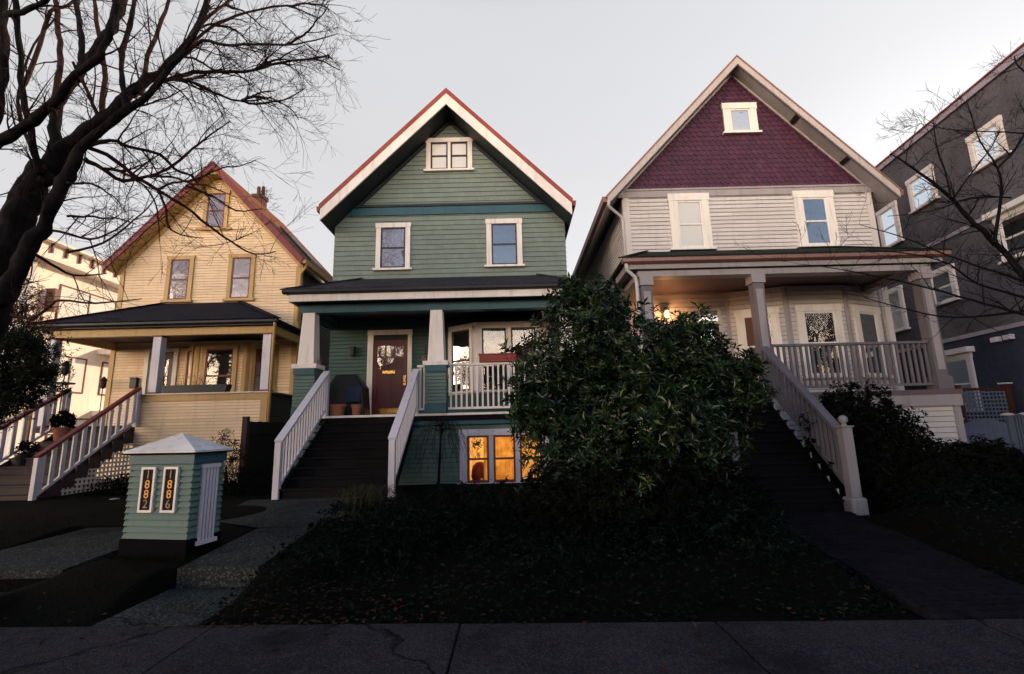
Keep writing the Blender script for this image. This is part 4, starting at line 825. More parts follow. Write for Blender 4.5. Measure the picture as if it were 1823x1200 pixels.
lp = thing('lattice_screen', (11.1, 11.6, .2), 'lattice screen between red brown posts rising behind the arched gate', 'lattice')
for xx in (10.55, 11.72): 
    po_ = MB().box(xx-.06, xx+.06, 11.55, 11.67, .15, 2.3).build('post', M['woodred'], lp); MB().box(xx-.09, xx+.09, 11.52, 11.70, 2.301, 2.33).build('post_cap', M['post'], po_)
q = MB()
for k in range(11): q.box(10.62, 11.65, 11.58, 11.595, 1.2+k*.09, 1.235+k*.09)
for k in range(12): q.box(10.63+k*.09, 10.66+k*.09, 11.596, 11.61, 1.18, 2.15)
q.build('lattice_panel', M['gate'], lp); MB().box(10.62, 11.65, 11.56, 11.62, 2.16, 2.22).build('top_rail', M['woodred'], lp)
# ------------------------------------------------------------------ vegetation
def branch(mb, p, d, Ln, r, lvl, grav=.0, nsub=(3, 5), wig=.25, sides=4, ends=None, minr=.0016):
    n = max(3, int(4+Ln*3)); pts = [p]; rs = [r]; d = d.normalized(); seg = Ln/n; dirs = []
    for i in range(n):
        d = (d+rv()*wig+Vector((0, 0, grav))).normalized(); p = p+d*seg; pts.append(p); dirs.append(d); rs.append(max(minr, r*(1-.8*(i+1)/n)))
    mb.tube(pts, rs, sides if lvl > 0 else 3, False)
    if lvl > 0:
        for k in range(random.randint(*nsub)):
            i = random.randint(1, n-1); dd_ = (dirs[i]+rv()*.85+Vector((0, 0, .1))).normalized()
            branch(mb, pts[i], dd_, Ln*random.uniform(.35, .62), max(.0021, rs[i]*.62), lvl-1, grav, nsub, wig, sides, ends, minr)
    elif ends is not None: ends.append((pts[-1], d))
def rough_tube(mb, pts, rs, n=14):
    b0 = len(mb.v); mb.tube(pts, rs, n)
    for i in range(b0, len(mb.v)):
        v = Vector(mb.v[i]); k = (i-b0)//n
        if k < len(pts):
            c = pts[k]; d = v-c; f = 1+.22*noise.noise(v*5)+.16*noise.noise(Vector((v.x*16, v.y*16, v.z*5)))
            mb.v[i] = tuple(c+d*f)
def limbs(specs, mbt, mbc, sub, k_len, lvl=2, grav=.02, Yj=.8, thin=6.):
    for s in specs:
        Y0, Y1 = s[0]; pp = s[1]; n = len(pp); P = []; Rr = []
        for i, (x, y, r) in enumerate(pp):
            Y = Y0+(Y1-Y0)*i/(n-1); P.append(at(x, y, Y)); Rr.append(r*Y/FPX*(.86 if r > 14 else .82))
        Q = [P[0]]; S = [Rr[0]]                   # Catmull-Rom refinement with a little crookedness
        for i in range(n-1):
            a, b, c, e = P[max(0, i-1)], P[i], P[i+1], P[min(n-1, i+2)]
            for t in (.33, .66, 1):
                q = (b*2+(c-a)*t+(a*2-b*5+c*4-e)*t*t+(b*3-a-c*3+e)*t**3)*.5; rr = Rr[i]+(Rr[i+1]-Rr[i])*t
                Q.append(q+(rv()*min(.035, rr*.5) if t < 1 else Vector((0, 0, 0)))); S.append(rr*random.uniform(.93, 1.1))
        big = max(Rr) > thin*6/FPX
        if big:
            Q2, S2 = [], []
            for i in range(len(Q)-1):
                m_ = max(1, int((Q[i+1]-Q[i]).length/.06))
                for j in range(m_): Q2.append(Q[i].lerp(Q[i+1], j/m_)); S2.append(S[i]+(S[i+1]-S[i])*j/m_)
            Q2.append(Q[-1]); S2.append(S[-1]); rough_tube(mbt, Q2, S2)
        else: mbc.tube(Q, S, 6, True)
        cnt = int(sub*len(Q)/10)
        for k in range(cnt):
            i = random.randint(1, len(Q)-1); d = (Q[i]-Q[i-1]).normalized(); dd_ = (d*.6+rv()*.9+Vector((0, 0, .12))).normalized()
            L_ = k_len*random.uniform(.45, 1.15); branch(mbc, Q[i], dd_, L_*(1.35 if random.random() < .25 else 1), min(S[i]*.5, .012), lvl, grav, nsub=(2, 5), wig=.17, minr=.0019)
tl = thing('bare_tree', (-6.9, 6.2, .1), 'large leafless tree with crooked dark limbs reaching in from the upper left', 'tree')
mt, mc = MB(), MB(); mt.smooth = True
LT = [
 ((6.2, 6.1), [(-190, 1000, 56), (-150, 800, 54), (-75, 640, 50), (-22, 520, 44), (28, 405, 30), (66, 325, 22), (108, 272, 19), (150, 235, 17), (200, 200, 14), (250, 152, 11.5), (300, 115, 10), (338, 70, 7), (362, 20, 6), (380, -40, 5)]),
 ((6.0, 5.6), [(-10, 540, 20), (48, 450, 16), (84, 385, 14), (112, 325, 14), (135, 285, 13), (172, 238, 11), (230, 192, 9), (282, 148, 7), (322, 100, 6), (350, 55, 5), (372, 10, 4)]),
 ((6.1, 6.7), [(78, 325, 15), (92, 280, 12), (96, 230, 12), (110, 170, 12), (150, 112, 10), (190, 62, 10), (214, 20, 10), (228, -40, 9)]),
 ((5.8, 5.2), [(-90, 330, 16), (-30, 280, 13), (20, 242, 12), (60, 216, 11), (90, 188, 10), (120, 150, 9), (168, 108, 9), (186, 78, 8), (200, 35, 7), (210, -30, 6)]),
 ((6.6, 6.4), [(-130, 700, 22), (-75, 480, 15), (-25, 300, 10), (-2, 200, 9), (6, 100, 10), (2, 10, 12), (-4, -60, 12)]),
 ((6.0, 5.5), [(72, 310, 9), (58, 258, 8), (40, 160, 7), (38, 100, 6), (30, 40, 6), (28, -30, 5)]),
 ((6.4, 6.6), [(112, 296, 9), (72, 296, 15), (50, 325, 18), (15, 420, 24), (-20, 500, 28)]),
 ((6., 7.2), [(235, 165, 8), (270, 142, 6), (300, 142, 5), (345, 128, 4.5), (400, 128, 4), (450, 125, 3.4), (500, 112, 3), (560, 105, 2), (605, 125, 1)]),
 ((6., 6.6), [(300, 142, 4), (330, 142, 3.4), (380, 165, 3), (430, 180, 2.4), (485, 172, 1.2)]),
 ((5.9, 5.2), [(320, 105, 5), (360, 72, 4), (400, 80, 3.4), (450, 79, 3), (510, 80, 2.4), (560, 72, 1.8), (602, 60, 1)]),
 ((5.8, 6.8), [(338, 70, 5), (370, 30, 4), (400, 8, 3.5), (440, -30, 3)]),
 ((5.8, 6.2), [(330, 85, 4), (380, 46, 3.4), (440, 22, 3), (510, 10, 2.2), (570, 34, 1)]),
 ((6.0, 6.9), [(150, 282, 6), (182, 300, 4.5), (220, 322, 4), (262, 314, 3.5), (300, 300, 3.2), (335, 272, 2.6), (362, 250, 2.2), (410, 215, 1)]),
 ((5.9, 7.2), [(150, 262, 6), (196, 250, 4.5), (232, 262, 4), (285, 275, 3.6), (310, 300, 3), (340, 312, 2.8), (350, 325, 2)]),
 ((6.3, 7.4), [(140, 256, 5), (190, 275, 4.5), (235, 310, 4), (280, 338, 3.6), (330, 368, 3), (372, 402, 2.6), (412, 430, 2.2), (452, 452, 1.6), (490, 448, 1)]),
 ((6.6, 7.0), [(280, 338, 3), (296, 372, 2.6), (300, 402, 2.2), (322, 418, 1.8), (362, 424, 1)]),
 ((6.6, 7.4), [(330, 330, 2.6), (380, 350, 2.2), (420, 375, 1.8), (465, 372, 1)]),
 ((6.4, 5.8), [(60, 410, 4), (105, 412, 3), (160, 426, 2.6), (205, 410, 2), (238, 384, 1)]),
 ((6.2, 6.8), [(40, 440, 4), (90, 470, 3), (130, 490, 2.6), (190, 487, 1.2)]),
 ((6.1, 5.6), [(20, 560, 4), (60, 566, 3), (95, 540, 2.8), (110, 535, 2.6), (170, 540, 2), (252, 532, 1)]),
 ((6.1, 6.8), [(98, 192, 7), (103, 140, 6.5), (106, 90, 6), (102, 40, 6), (98, -20, 5)]), ((6.3, 6.9), [(140, 142, 7), (146, 70, 6), (138, 20, 6), (132, -30, 5)]),
 ((6.2, 6.8), [(186, 222, 6), (183, 170, 6), (186, 120, 5.5), (176, 60, 5), (168, 0, 4)]), ((6.0, 6.6), [(226, 198, 8), (216, 125, 6), (224, 70, 6), (238, 10, 5), (246, -30, 4)]),
 ((6.1, 6.9), [(250, 168, 6), (262, 100, 5), (282, 52, 4.5), (300, 2, 4), (305, -40, 3)]), ((6.2, 5.8), [(180, 235, 5), (172, 200, 4.5), (152, 155, 4), (130, 110, 3)]),
 ((6.0, 6.6), [(80, 300, 5), (50, 250, 4), (34, 195, 4), (36, 150, 3), (60, 80, 2.5), (100, 30, 2)]),
 ((6.2, 7.0), [(38, 158, 5), (60, 110, 5), (90, 20, 4), (120, 10, 4), (160, -20, 3)]), ((5.6, 5.2), [(10, 25, 8), (40, 22, 6), (70, 8, 6), (95, -20, 5)]),
]
for k in range(24):                       # long fine boughs sweeping out to the right
    b_ = random.choice([8, 9, 11, 12, 13, 14, 7, 10, 1]); x_, y_, r_ = random.choice(LT[min(b_, len(LT)-1)][1][1:-1]); x_ = max(x_, 120); L_ = random.uniform(90, 210) if x_ < 330 else random.uniform(60, 120); an = random.uniform(-.9, .35) if y_ < 200 else random.uniform(-.5, .45); pts = [(x_, y_, 3)]
    for j in range(6): an += random.uniform(-.32, .38); x_ += math.cos(an)*L_/6; y_ += math.sin(an)*L_/6; x_ = min(x_, 585); pts.append((x_, y_, 2.8-.36*j))
    Y_ = random.uniform(5.6, 6.6); LT.append(((Y_, Y_+random.uniform(-.6, .9)), pts))
limbs(LT, mt, mc, 4.6, .8, 2, .0)
mt.build('trunk', M['bark'], tl); mc.build('crown', M['twig'], tl)
tr_ = thing('bare_cherry_tree', (9.0, 7.2, .1), 'leafless tree with thin dark branches reaching in from the right edge', 'tree')
mt, mc = MB(), MB(); mt.smooth = True
RTt = [
 ((7.2, 6.6), [(2150, 1050, 26), (2080, 800, 24), (1990, 620, 16), (1880, 545, 11), (1810, 475, 9), (1762, 425, 8), (1722, 385, 7), (1690, 350, 5.5), (1650, 317, 4), (1612, 290, 3), (1584, 274, 2)]),
 ((6.6, 6.9), [(1692, 352, 4), (1686, 318, 3), (1668, 262, 2.6), (1661, 214, 1.4)]), ((6.6, 6.2), [(1770, 432, 6), (1782, 352, 4.5), (1776, 300, 3.5), (1745, 252, 2.6), (1722, 182, 1.2)]),
 ((6.7, 7.0), [(1776, 300, 4), (1810, 262, 4), (1840, 200, 4)]), ((6.6, 6.9), [(1700, 350, 3), (1732, 305, 2.4), (1765, 262, 1.8), (1780, 230, 1)]),
 ((6.8, 6.3), [(1920, 590, 8), (1823, 560, 5), (1752, 541, 4), (1682, 520, 3.2), (1600, 500, 2.4), (1500, 480, 1.6), (1420, 470, .9)]),
 ((7.2, 6.9), [(1900, 560, 6), (1823, 530, 4), (1740, 505, 3.4), (1690, 470, 2.6), (1620, 452, 2), (1540, 445, 1)]),
 ((6.9, 6.4), [(1860, 545, 5), (1790, 558, 4), (1700, 565, 3), (1620, 552, 2), (1540, 530, 1)]),
 ((6.5, 6.9), [(1823, 500, 4), (1760, 480, 3.4), (1680, 452, 2.6), (1600, 420, 1.8), (1530, 400, .9)]),
 ((6.9, 6.5), [(1800, 352, 3), (1730, 352, 2.4), (1660, 375, 1.8), (1580, 385, 1)]), ((6.4, 6.9), [(1860, 240, 3.4), (1790, 235, 2.4), (1700, 232, 1.6), (1640, 220, .9)]),
 ((6.4, 6.8), [(1850, 150, 4), (1815, 120, 3), (1806, 100, 2)]),
 ((6.9, 6.5), [(1823, 440, 3), (1790, 452, 3), (1820, 490, 4)]),
]
RTt = [(a_, [(x_, y_, r_*.68) for x_, y_, r_ in b_]) for a_, b_ in RTt]
limbs(RTt, mt, mc, 8, .6, 2, 0., thin=6)
mt.build('trunk', M['bark'], tr_); mc.build('crown', M['twigd'], tr_)
# street trees on the far side of the road: what the windows reflect
def street_tree(loc, h, seed, label):
    random.seed(seed); t = thing('street_tree', loc, label, 'tree', 'bare trees on the boulevard strip'); a, b = MB(), MB(); a.smooth = True; L0 = Vector(loc)
    a.tube([L0, L0+Vector((.1, 0, h*.18)), L0+Vector((0, .1, h*.36))], [.28, .22, .2], 10)
    for k in range(11):
        an = k*.7+random.random(); branch(b, L0+Vector((0, 0, h*(.24+.012*k))), Vector((math.cos(an)*.75, math.sin(an)*.75, .9)), h*.5, .13, 3, .03, (4, 6), .2, 4, None, .012)
    a.build('trunk', M['bark'], t); b.build('crown', M['twigd'], t)
street_tree((-7.5, -3, 0), 15, 3, 'tall bare tree on the boulevard strip, opposite the green house'); street_tree((-20.5, -3, 0), 15, 5, 'tall bare tree on the boulevard strip, farthest left'); street_tree((15.5, -4, 0), 11, 8, 'shorter bare tree on the boulevard strip, farthest right')
random.seed(21)
def glow_blocker_house(x, w, h, lab, mat, sf):  # unseen houses behind the camera, added to block the low sky glow
    t = thing('house', (x, -21, 0), lab, 'house', 'houses across the road')
    q = MB(); q.prism([(x-w/2, -21, 0), (x+w/2, -21, 0), (x+w/2, -21, h), (x, -21, h+w*.42), (x-w/2, -21, h)], (0, -9, 0)); q.build('wall', mat, t)
    q = MB()
    for s_ in (-1, 1): q.prism([(x, -20.5, h+w*.42+.03), (x+s_*(w/2+.5), -20.5, h-.42+.03), (x+s_*(w/2+.5), -20.5, h-.20), (x, -20.5, h+w*.42+.25)], (0, -10, 0))
    q.build('roof', M['roof_g'], t)
    ff = (Vector((x, -21, 0)), Vector((1, 0, 0)), Vector((0, 1, 0)))
    for u in (-w*.3, w*.12):
        for z in (1.2, 4.2): window(t, ff, u, u+1.1, z, z+1.5, M['white'], M['sash'], M['glass'], M['dark'], .12, backname='interior')
    MB().fbox(ff, -.3, .55, .3, 2.4, .0, .05).build('door', M['door'], t)
for k, (x, w, h, lab, mat) in enumerate(((-17, 8, 6.2, 'brown gabled house across the road, far left', 'beigetrim'), (-7.5, 8.4, 6.8, 'grey gabled house across the road, second from the left', 'stucco'), (2.3, 8.6, 6.4, 'taupe gabled house across the road, opposite the green house', 'taupe'), (12, 8.2, 6.9, 'dark gabled house across the road, second from the right', 'taupedk'), (21.5, 8.4, 6.2, 'dark grey gabled house across the road, far right', 'stucco'))):
    glow_blocker_house(x, w, h, lab, M[mat], k)
def foliage(blobs, count, Ln, Wd, mb, wood=None, whorl=7, jitter=.18, inner=.35, base=None, nsc=1.6, namp=.35, up=.45, zmin=0):
    tot = sum(b[3]*b[4]*b[5] for b in blobs)**1.0; wts = [(b[3]*b[4]*b[5])**.67 for b in blobs]; S = sum(wts)
    for b, w in zip(blobs, wts):
        c = Vector(b[:3])
        for k in range(int(count*w/S)):
            d = rv(); rr = 1+namp*noise.noise(Vector((d.x*nsc+c.x, d.y*nsc+c.y, d.z*nsc+c.z))*2)
            t = random.uniform(.93, 1.1) if random.random() > inner else random.uniform(.55, .95)
            p = c+Vector((d.x*b[3], d.y*b[4], d.z*b[5]))*(rr*t)+rv()*jitter*.3
            if p.z < zmin: continue
            out = (Vector((d.x/b[3], d.y/b[4], d.z/b[5])).normalized()+Vector((0, 0, up))+rv()*.35).normalized()
            if wood is not None and random.random() < .5: wood.tube([p-out*.22, p], [.006, .003], 3, False)
            o1 = out.orthogonal().normalized(); o2 = out.cross(o1); nl = random.randint(whorl-2, whorl+1); a0 = random.random()*6
            cs_ = random.choice((.6, .8, 1, 1, 1.15, 1.4))
            for j in range(nl):
                a = a0+2*math.pi*j/nl; side = (o1*math.cos(a)+o2*math.sin(a)); tilt = random.uniform(.25, 1.1)
                mb.leaf(p+out*random.uniform(-.04, .02), side+out*tilt, out, Ln*cs_*random.uniform(.7, 1.15), Wd*cs_*random.uniform(.7, 1.15))
rh = thing('rhododendron_bush', (1.7, 7.1, .2), 'big glossy evergreen bush covering the porches between the green and purple gable houses', 'bush')
lf, wd = MB(), MB(); wd.smooth = True
RB = [(1.1, 7.2, 2.75, .72, .6, .8), (1.7, 7.0, 2.45, .8, .65, .7), (2.45, 7.0, 2.30, .75, .6, .62), (3.05, 7.1, 2.0, .55, .5, .45), (.55, 7.1, 2.2, .55, .5, .6), (.9, 7.0, 1.5, .75, .6, .7), (1.8, 6.8, 1.5, 1.0, .7, .75), (2.5, 7.0, 1.35, .65, .6, .6), (1.3, 6.8, .85, .9, .7, .5), (2.2, 6.9, .8, .7, .6, .5), (1.35, 7.2, 3.25, .42, .4, .42), (2.68, 7.0, 2.8, .28, .3, .34), (.45, 6.9, 1.75, .45, .4, .25), (3.4, 7.0, 1.95, .33, .3, .2)]
for k in range(26):                       # ragged outer sprays
    b_ = RB[random.randrange(len(RB)-3)]; d_ = rv(); d_.z = abs(d_.z)*.9; RB.append((b_[0]+d_.x*b_[3]*1.0, b_[1]+d_.y*b_[4]*.8, b_[2]+d_.z*b_[5]*1.0, .17, .17, .2))
foliage(RB, 7200, .105, .034, lf, wd, 7, zmin=.25, namp=.55, inner=.45)
for k in range(9):
    tx, tz = random.uniform(.4, 3.0), random.uniform(1.6, 2.8); wd.tube([(1.6+random.uniform(-.25, .25), 7.0, .1), (1.6+(tx-1.6)*.35, 7.0+random.uniform(-.2, .2), tz*.45), (tx, 7+random.uniform(-.3, .3), tz)], [.05, .035, .012], 7)
lf.build('leaves', M['rhodo'], rh); wd.build('stems', M['bark'], rh)
def bush(name, loc, label, cat, blobs, cnt, Ln, Wd, mat, group=None, whorl=6, **k):
    t = thing(name, loc, label, cat, group); a, b = MB(), MB(); foliage(blobs, cnt, Ln, Wd, a, b, whorl, **k)
    for q in range(5): c = blobs[q % len(blobs)]; b.tube([(loc[0]+random.uniform(-.1, .1), loc[1]+random.uniform(-.1, .1), loc[2]-.05), (c[0], c[1], c[2])], [.03, .01], 6)
    a.build('leaves', mat, t); b.build('stems', M['bark'], t); return t
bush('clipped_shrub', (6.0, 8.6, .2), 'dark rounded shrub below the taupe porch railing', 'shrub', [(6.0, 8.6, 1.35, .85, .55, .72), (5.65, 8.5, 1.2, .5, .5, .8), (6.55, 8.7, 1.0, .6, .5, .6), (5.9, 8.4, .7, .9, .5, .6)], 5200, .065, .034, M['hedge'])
bush('low_shrub', (7.6, 8.4, .2), 'low spreading dark shrub in front of the arched gate', 'shrub', [(7.3, 8.3, .72, .75, .6, .45), (8.05, 8.5, .65, .6, .5, .42), (6.6, 8.0, .5, .7, .6, .45), (8.4, 8.8, .5, .6, .5, .4)], 4200, .065, .034, M['hedge'])
bush('foundation_shrub', (2.9, 6.6, .2), 'low dark undergrowth at the foot of the big glossy bush, beside the dark stairs', 'shrub', [(1.5, 6.25, .55, 1.15, .35, .55), (.6, 6.5, .5, .6, .3, .6), (2.3, 6.4, .6, .6, .3, .6), (2.95, 6.9, .5, .4, .4, .38), (3.2, 7.1, .38, .3, .35, .25)], 3400, .07, .028, M['hedge'])  # dark leaves put in front so the bush's foot looks shaded
bush('conifer', (-10.4, 8.6, .2), 'dark ragged evergreen at the left edge below the bare tree', 'tree', [(-9.3, 8.8, 3.1, .8, .6, .55), (-8.9, 8.6, 2.5, .7, .5, .4), (-9.5, 8.7, 2.1, .6, .5, .35), (-8.65, 8.5, 3.2, .35, .3, .2), (-8.3, 8.5, 2.75, .3, .3, .16), (-8.65, 8.6, 2.25, .25, .25, .12)], 2900, .08, .018, M['conifer'], whorl=8, up=-.1, namp=.7, nsc=2.4)
bush('red_leaf_shrub', (-10.6, 9.8, .2), 'red leaved shrub behind the trunk at the left edge', 'shrub', [(-10.4, 9.8, 4.4, .6, .5, .55), (-10.2, 9.8, 3.9, .6, .5, .4)], 700, .07, .02, M['redleaf'])
bush('fence_shrub', (-5.7, 10.0, .3), 'straggly bamboo-like plant growing in front of the dark board fence', 'plant', [(-5.75, 10.05, .95, .28, .22, .6), (-5.5, 10.0, .7, .4, .3, .4), (-5.1, 9.9, .6, .35, .25, .35)], 420, .11, .02, M['hedge'], whorl=5)
bush('lattice_plant', (-7.9, 10.6, .3), 'dark low plant in front of the white lattice', 'plant', [(-7.9, 10.6, .5, .5, .35, .3), (-7.2, 10.4, .45, .4, .3, .25), (-8.6, 10.7, .45, .35, .3, .22)], 420, .13, .025, M['hedge'], whorl=5)
bush('gate_climber', (9.75, 11.1, .3), 'small climbing plant on the left gate post', 'plant', [(9.8, 11.12, 1.65, .12, .12, .3), (9.85, 11.15, 2.0, .1, .1, .2)], 130, .06, .03, M['hedge'])
# small weeping bare tree in front of the basement
wt = thing('weeping_shrub', (-1.5, 10.0, .35), 'small bare weeping tree in front of the green house basement wall', 'tree')
a, b = MB(), MB(); a.smooth = True; a.tube([(-1.5, 10.0, .3), (-1.47, 10.0, 1.0), (-1.44, 10.0, 1.62)], [.03, .025, .02], 8)
for k in range(60):
    an = random.uniform(0, 6.28); rr = random.uniform(.25, .8); p = Vector((-1.44, 10.0, 1.45+random.uniform(0, .25))); dx, dy = math.cos(an)*rr, math.sin(an)*rr*.6; pts = []
    for i in range(8): t = i/7; pts.append(p+Vector((dx*t, dy*t, .28*math.sin(t*2.4)-.75*t*t*random.uniform(.8, 1.1)))+rv()*.015)
    b.tube(pts, [.006-.0007*i for i in range(8)], 3, False)
    for q in range(5): i = random.randint(2, 7); branch(b, pts[i], Vector((dx*.3, dy*.3, -.6)), random.uniform(.12, .35), .0025, 0, -.05)
a.build('trunk', M['bark'], wt); b.build('crown', M['twigd'], wt)
# pale weeping tuft by the walk
tf = thing('ornamental_grass', (-1.95, 7.2, .3), 'pale drooping grassy shrub at the foot of the green house stairs', 'plant')
b = MB()
for k in range(420):
    an = random.uniform(0, 6.28); rr = random.uniform(.25, .62); p = Vector((-2.1+random.uniform(-.2, .2), 7.2+random.uniform(-.15, .15), .28)); dx, dy = math.cos(an)*rr, math.sin(an)*rr
    prev = None; w = .004
    for i in range(6):
        t = i/5; c = p+Vector((dx*t, dy*t, .50*math.sin(t*2.75)*random.uniform(.9, 1.05))); sdv = Vector((-dy, dx, 0)).normalized()*w*(1-t*.7)
        if prev: b.add([prev[0], prev[1], c+sdv, c-sdv], [(0, 1, 2, 3)])
        prev = (c-sdv, c+sdv)
b.build('blades', M['straw'], tf)
bush('groundcover_shrub', (-.6, 7.2, .3), 'low dark leafy shrub right of the pale drooping grass', 'shrub', [(-.9, 7.6, .42, .6, .5, .25), (-.1, 7.4, .45, .6, .5, .3)], 650, .06, .028, M['ivy'])
# ivy bank and grass
def inpath(x, y):
    if -3.62 < x < -2.6 and y < 7.1: return True
    if -4.7 < x < -2.0 and 7.0 <= y < 8.9: return True
    if -6.5 < x < -4.7 and y < 8.5: return True
    if x < -4.7 and 8. < y < 10: return True
    if 3.2+(y-4.3)*.09 < x < 4.5+(y-4.3)*.16 and y < 7.6: return True
    if -4.7 < x < -3.25 and 5.2 < y < 6.9: return True
    return y < 4.3
def ragged(x, y):
    j = .12*noise.noise(Vector((x*4, y*4, 9)))+.05
    return inpath(x+j, y) and inpath(x-j, y)
a = MB()
for k in range(17000):
    x, y = random.uniform(-2.75, 8.5), 4.15+(random.random()**1.3)*5.3
    if ragged(x, y) or y < 4.27-.045*x: continue
    dn = noise.noise(Vector((x*.9, y*.9, 3)))
    if dn < -.15: continue
    z = H(x, y)+random.uniform(.0, .16)*(1+dn)*sm(4.3, 4.8, y)+.01
    if 3 < x < 4.8: z = H(x, y)+.03
    d = Vector((random.uniform(-1, 1), random.uniform(-1, 1), random.uniform(-.2, .5))); a.leaf(Vector((x, y, z)), d, Vector((0, -.3, 1)), random.uniform(.03, .07), random.uniform(.025, .05), .15)
BP = []
for k in range(34):
    x, y = random.uniform(-2.2, 3.0), random.uniform(4.95, 6.9); BP.append((x, y, H(x, y)+.12, random.uniform(.2, .42), random.uniform(.2, .35), random.uniform(.12, .34)))
for k in range(16):
    x, y = random.uniform(5.7, 8.8), random.uniform(5.4, 7.6); BP.append((x, y, H(x, y)+.12, random.uniform(.3, .5), random.uniform(.3, .4), random.uniform(.15, .34)))
foliage(BP, 5200, .06, .028, a, None, 6, jitter=.12, namp=.5)
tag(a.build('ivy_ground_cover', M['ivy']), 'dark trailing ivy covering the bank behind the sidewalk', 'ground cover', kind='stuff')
a = MB()
for k in range(16000):
    x, y = random.uniform(-12, 9), 4.3+random.random()**1.4*6
    if inpath(x, y): continue
    if x > -2.5 and random.random() < .72: continue
    z = H(x, y)-.005; hh = random.uniform(.03, .09)*(2.4 if random.random() < .02 else 1); d = Vector((random.uniform(-.5, .5), random.uniform(-.5, .5), 1)); sdv = Vector((random.uniform(-1, 1), random.uniform(-1, 1), 0)).normalized()*.004
    p = Vector((x, y, z)); a.add([p-sdv, p+sdv, p+d*hh], [(0, 1, 2)])
for k in range(700):                       # weeds and grass round the kiosk plinth
    t_ = random.random()*4; f_ = t_ % 1; lx, ly = ((-.47+.94*f_, -.05), (.49, .47*f_), (-.47+.94*f_, .5), (-.49, .47*f_))[int(t_) % 4]
    lx += random.gauss(0, .04); ly += random.gauss(0, .04)-(.04 if int(t_) == 0 else 0); x = -4.14+lx*math.cos(KA)-ly*math.sin(KA); y = 5.93+lx*math.sin(KA)+ly*math.cos(KA)
    p = Vector((x, y, H(x, y)-.01)); d = Vector((random.uniform(-.5, .5), random.uniform(-.5, .5), 1)); sdv = Vector((.003, .001, 0)); a.add([p-sdv, p+sdv, p+d*random.uniform(.04, .13)], [(0, 1, 2)])
for k in range(900):                       # longer pale dead stems in the bed
    x, y = random.gauss(-1.6, .9), 4.5+random.random()*3.2
    if inpath(x, y) or x > 3: continue
    p = Vector((x, y, H(x, y))); d = Vector((random.uniform(-.8, .8), random.uniform(-.6, .3), random.uniform(.5, 1.2))).normalized(); L_ = random.uniform(.06, .26); sdv = Vector((.0022, 0, 0))
    q_ = p+d*L_*.6; e_ = q_+Vector((d.x, d.y, d.z*.1))*L_*.5; a.add([p-sdv, p+sdv, q_+sdv, q_-sdv, e_], [(0, 1, 2, 3), (3, 2, 4)])
tag(a.build('grass', M['grass']), 'short dark winter grass beside the concrete walks', 'grass', kind='stuff')
a = MB()
for k in range(420):
    if random.random() < .5: x, y = random.gauss(-1.7, .6), 4.3+abs(random.gauss(.05, .4))
    else: x, y = random.uniform(-6.5, 6), random.uniform(3.3, 6.5) if random.random() < .6 else random.uniform(4.1, 4.8)
    z = H(x, y)+.05 if y > 4.27 else .026
    if inpath(x, y) and y > 4.27: z = H(x, y)+.06
    d = Vector((random.uniform(-1, 1), random.uniform(-1, 1), random.uniform(-.1, .25))); a.leaf(Vector((x, y, z+.005)), d, Vector((0, 0, 1)), random.uniform(.03, .09), random.uniform(.02, .05), .12)
tag(a.build('fallen_leaves', M['fallen']), 'scattered brown fallen leaves along the sidewalk edge', 'leaves', kind='stuff')
# ------------------------------------------------------------------ small things
def pot(name, loc, label, r, h, mat, group=None, plant=None, ps_=.15):
    t = thing(name, loc, label, 'plant pot', group); q = MB(); q.smooth = False; q.lathe(loc, [(r*.72, 0), (r*.98, h*.86), (r*1.08, h*.86), (r*1.08, h), (r*.92, h), (r*.9, h*.9)], 16); q.build('pot', mat, t)
    if plant:
        a = MB(); foliage([(loc[0], loc[1], loc[2]+h+ps_*.8, ps_, ps_, ps_)], plant[1], ps_*.35, ps_*.16, a, None, 6, jitter=.05, namp=.1); a.build('foliage', plant[0], t)
    return t
pot('potted_topiary', (-10.92, 12.0, 1.69-.17), 'terracotta pot with clipped round topiary on the yellow house steps', .17, .32, M['terra'], None, (M['hedge'], 220), .2)
pot('potted_plant', (-11.0, 11.25, 1.0), 'dark potted plant lower on the yellow house steps', .15, .24, M['black'], None, (M['hedge'], 90), .16)
pot('terracotta_pot', (-3.98, 11.2, 1.916), 'wide terracotta planter under the covered barbecue', .19, .26, M['terra'], 'terracotta pots on the green house porch')
pot('terracotta_pot', (-3.53, 11.15, 1.916), 'narrow terracotta planter left of the oxblood door', .11, .25, M['terra'], 'terracotta pots on the green house porch')
pot('flower_pot', (-4.34, 10.95, 3.071), 'small orange flower pot by the left tapered column', .045, .09, M['terra'], 'small flower pots on the porch ledges', (M['flower'], 14), .05)
pot('flower_pot', (-1.98, 10.98, 3.03), 'small orange flower pot beside the middle tapered column', .045, .09, M['terra'], 'small flower pots on the porch ledges', (M['flower'], 14), .05)
bb = thing('covered_barbecue', (-4.0, 11.9, 1.916), 'black covered barbecue against the green house porch wall', 'barbecue')
q = MB(); q.add([(-4.45, 11.6, 1.93), (-3.5, 11.6, 1.93), (-3.5, 12.2, 1.93), (-4.45, 12.2, 1.93), (-4.42, 11.62, 2.6), (-3.55, 11.62, 2.6), (-3.55, 12.18, 2.6), (-4.42, 12.18, 2.6), (-4.25, 11.72, 2.93), (-3.75, 11.72, 2.93), (-3.75, 12.1, 2.9), (-4.25, 12.1, 2.9)],
 [(3, 2, 1, 0), (0, 1, 5, 4), (1, 2, 6, 5), (2, 3, 7, 6), (3, 0, 4, 7), (4, 5, 9, 8), (5, 6, 10, 9), (6, 7, 11, 10), (7, 4, 8, 11), (8, 9, 10, 11)]); q.build('cover', M['black'], bb, bevel=.04)
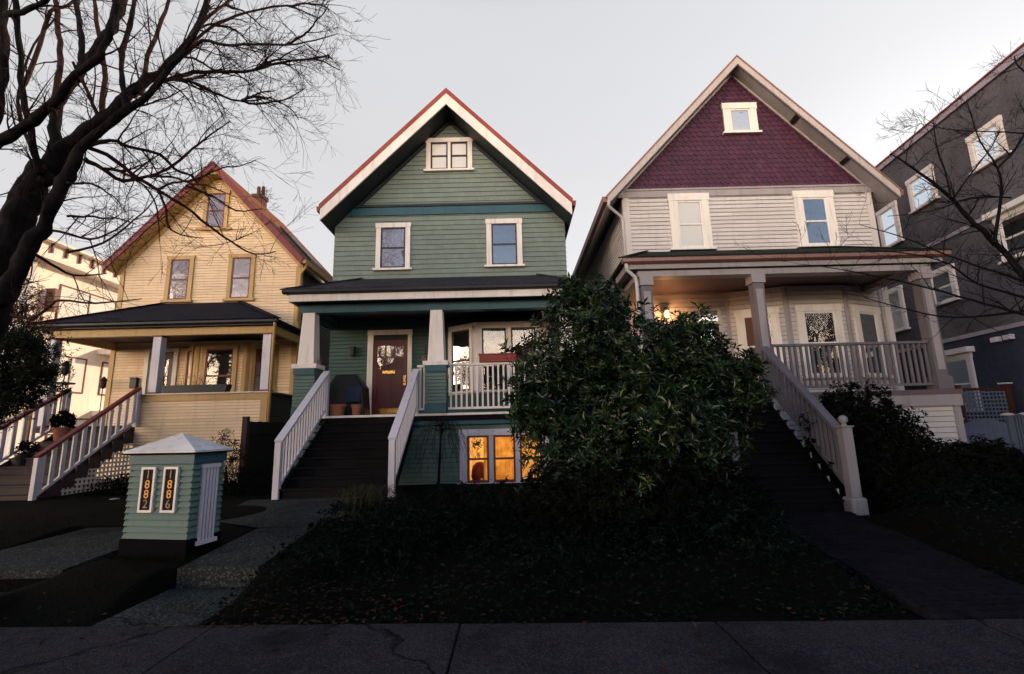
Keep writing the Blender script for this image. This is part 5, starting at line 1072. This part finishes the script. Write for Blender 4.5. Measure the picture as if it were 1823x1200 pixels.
for xx in (-4.3, -3.65): MB().lathe((xx, 11.65, 1.916), [(.0, 0), (.04, .0), (.04, .05), (0, .05)], 12).build('wheel', M['black'], bb)
bk = thing('blue_chair', (-3.72, 11.45, 1.916), 'folded blue chair leaning by the covered barbecue', 'chair')
MB().prism([(-3.86, 11.4, 2.25), (-3.56, 11.4, 2.25), (-3.54, 11.5, 2.62), (-3.88, 11.5, 2.62)], (0, .03, 0)).build('seat', M['blue'], bk, bevel=.006)
for xx in (-3.87, -3.55): MB().bar((xx, 11.35, 1.93), (xx, 11.52, 2.62), .02, .02).build('leg', M['black'], bk)
rbx = thing('planter_box', (-.3, 11.0, 3.03), 'red planter box sitting on the white porch railing', 'planter')
MB().box(-.72, .12, 10.9, 11.1, 3.035, 3.20).box(-.74, .14, 10.88, 11.12, 3.201, 3.225).box(-.72, .12, 10.89, 10.899, 3.1, 3.112).build('box', M['redbox'], rbx, bevel=.004)
pbx = thing('window_planter', (-8.3, 12.5, 2.63), 'long dark trough planter with sparse stems on the yellow porch wall', 'planter')
MB().prism([(-8.86, 12.36, 2.83), (-8.8, 12.36, 2.632), (-7.26, 12.36, 2.632), (-7.2, 12.36, 2.83)], (0, .22, 0)).build('trough', M['blacktrim'], pbx, bevel=.004)
a = MB()
for k in range(26): branch(a, Vector((-8.7+random.random()*1.0 if k < 20 else -8.9, 12.49, 2.77)), Vector((random.uniform(-.4, .4), random.uniform(-.3, .3), 1)), random.uniform(.15, .42), .004, 1, -.02, (2, 4), .2)
a.build('stems', M['straw'], pbx)
for i, (loc, lb, hgt) in enumerate((((-10.95, 11.9, 1.6), 'dark hanging bird feeder on a thin pole near the left porch column', 1.5), ((-11.9, 14.2, 1.87), 'small reddish bird feeder on a pole at the back of the yellow porch', 1.1))):
    t = thing('bird_feeder', loc, lb, 'bird feeder', 'bird feeders on the yellow porch'); P_ = Vector(loc)
    MB().tube([P_, P_+Vector((0, 0, hgt))], .012, 8).build('pole', M['woodpost'], t)
    MB().lathe(P_+Vector((0, 0, hgt)), [(.02, 0), (.07, .03), (.075, .22), (.1, .24), (.03, .34), (.0, .36)], 12).build('feeder', M['woodred'] if i else M['black'], t)
    if not i: MB().lathe(P_+Vector((0, 0, hgt-.22)), [(.0, 0), (.22, .0), (.23, .03), (.0, .03)], 18).build('tray', M['black'], t)
st_ = thing('garden_stone', (-7.7, 9.8, .3), 'pale round stone on the lawn below the lattice', 'stone'); q = MB(); q.smooth = True; q.lathe((-7.7, 9.8, .32), [(.08, -.05), (.15, 0), (.14, .05), (.07, .09), (0, .1)], 12); q.build('stone', M['stone'], st_)
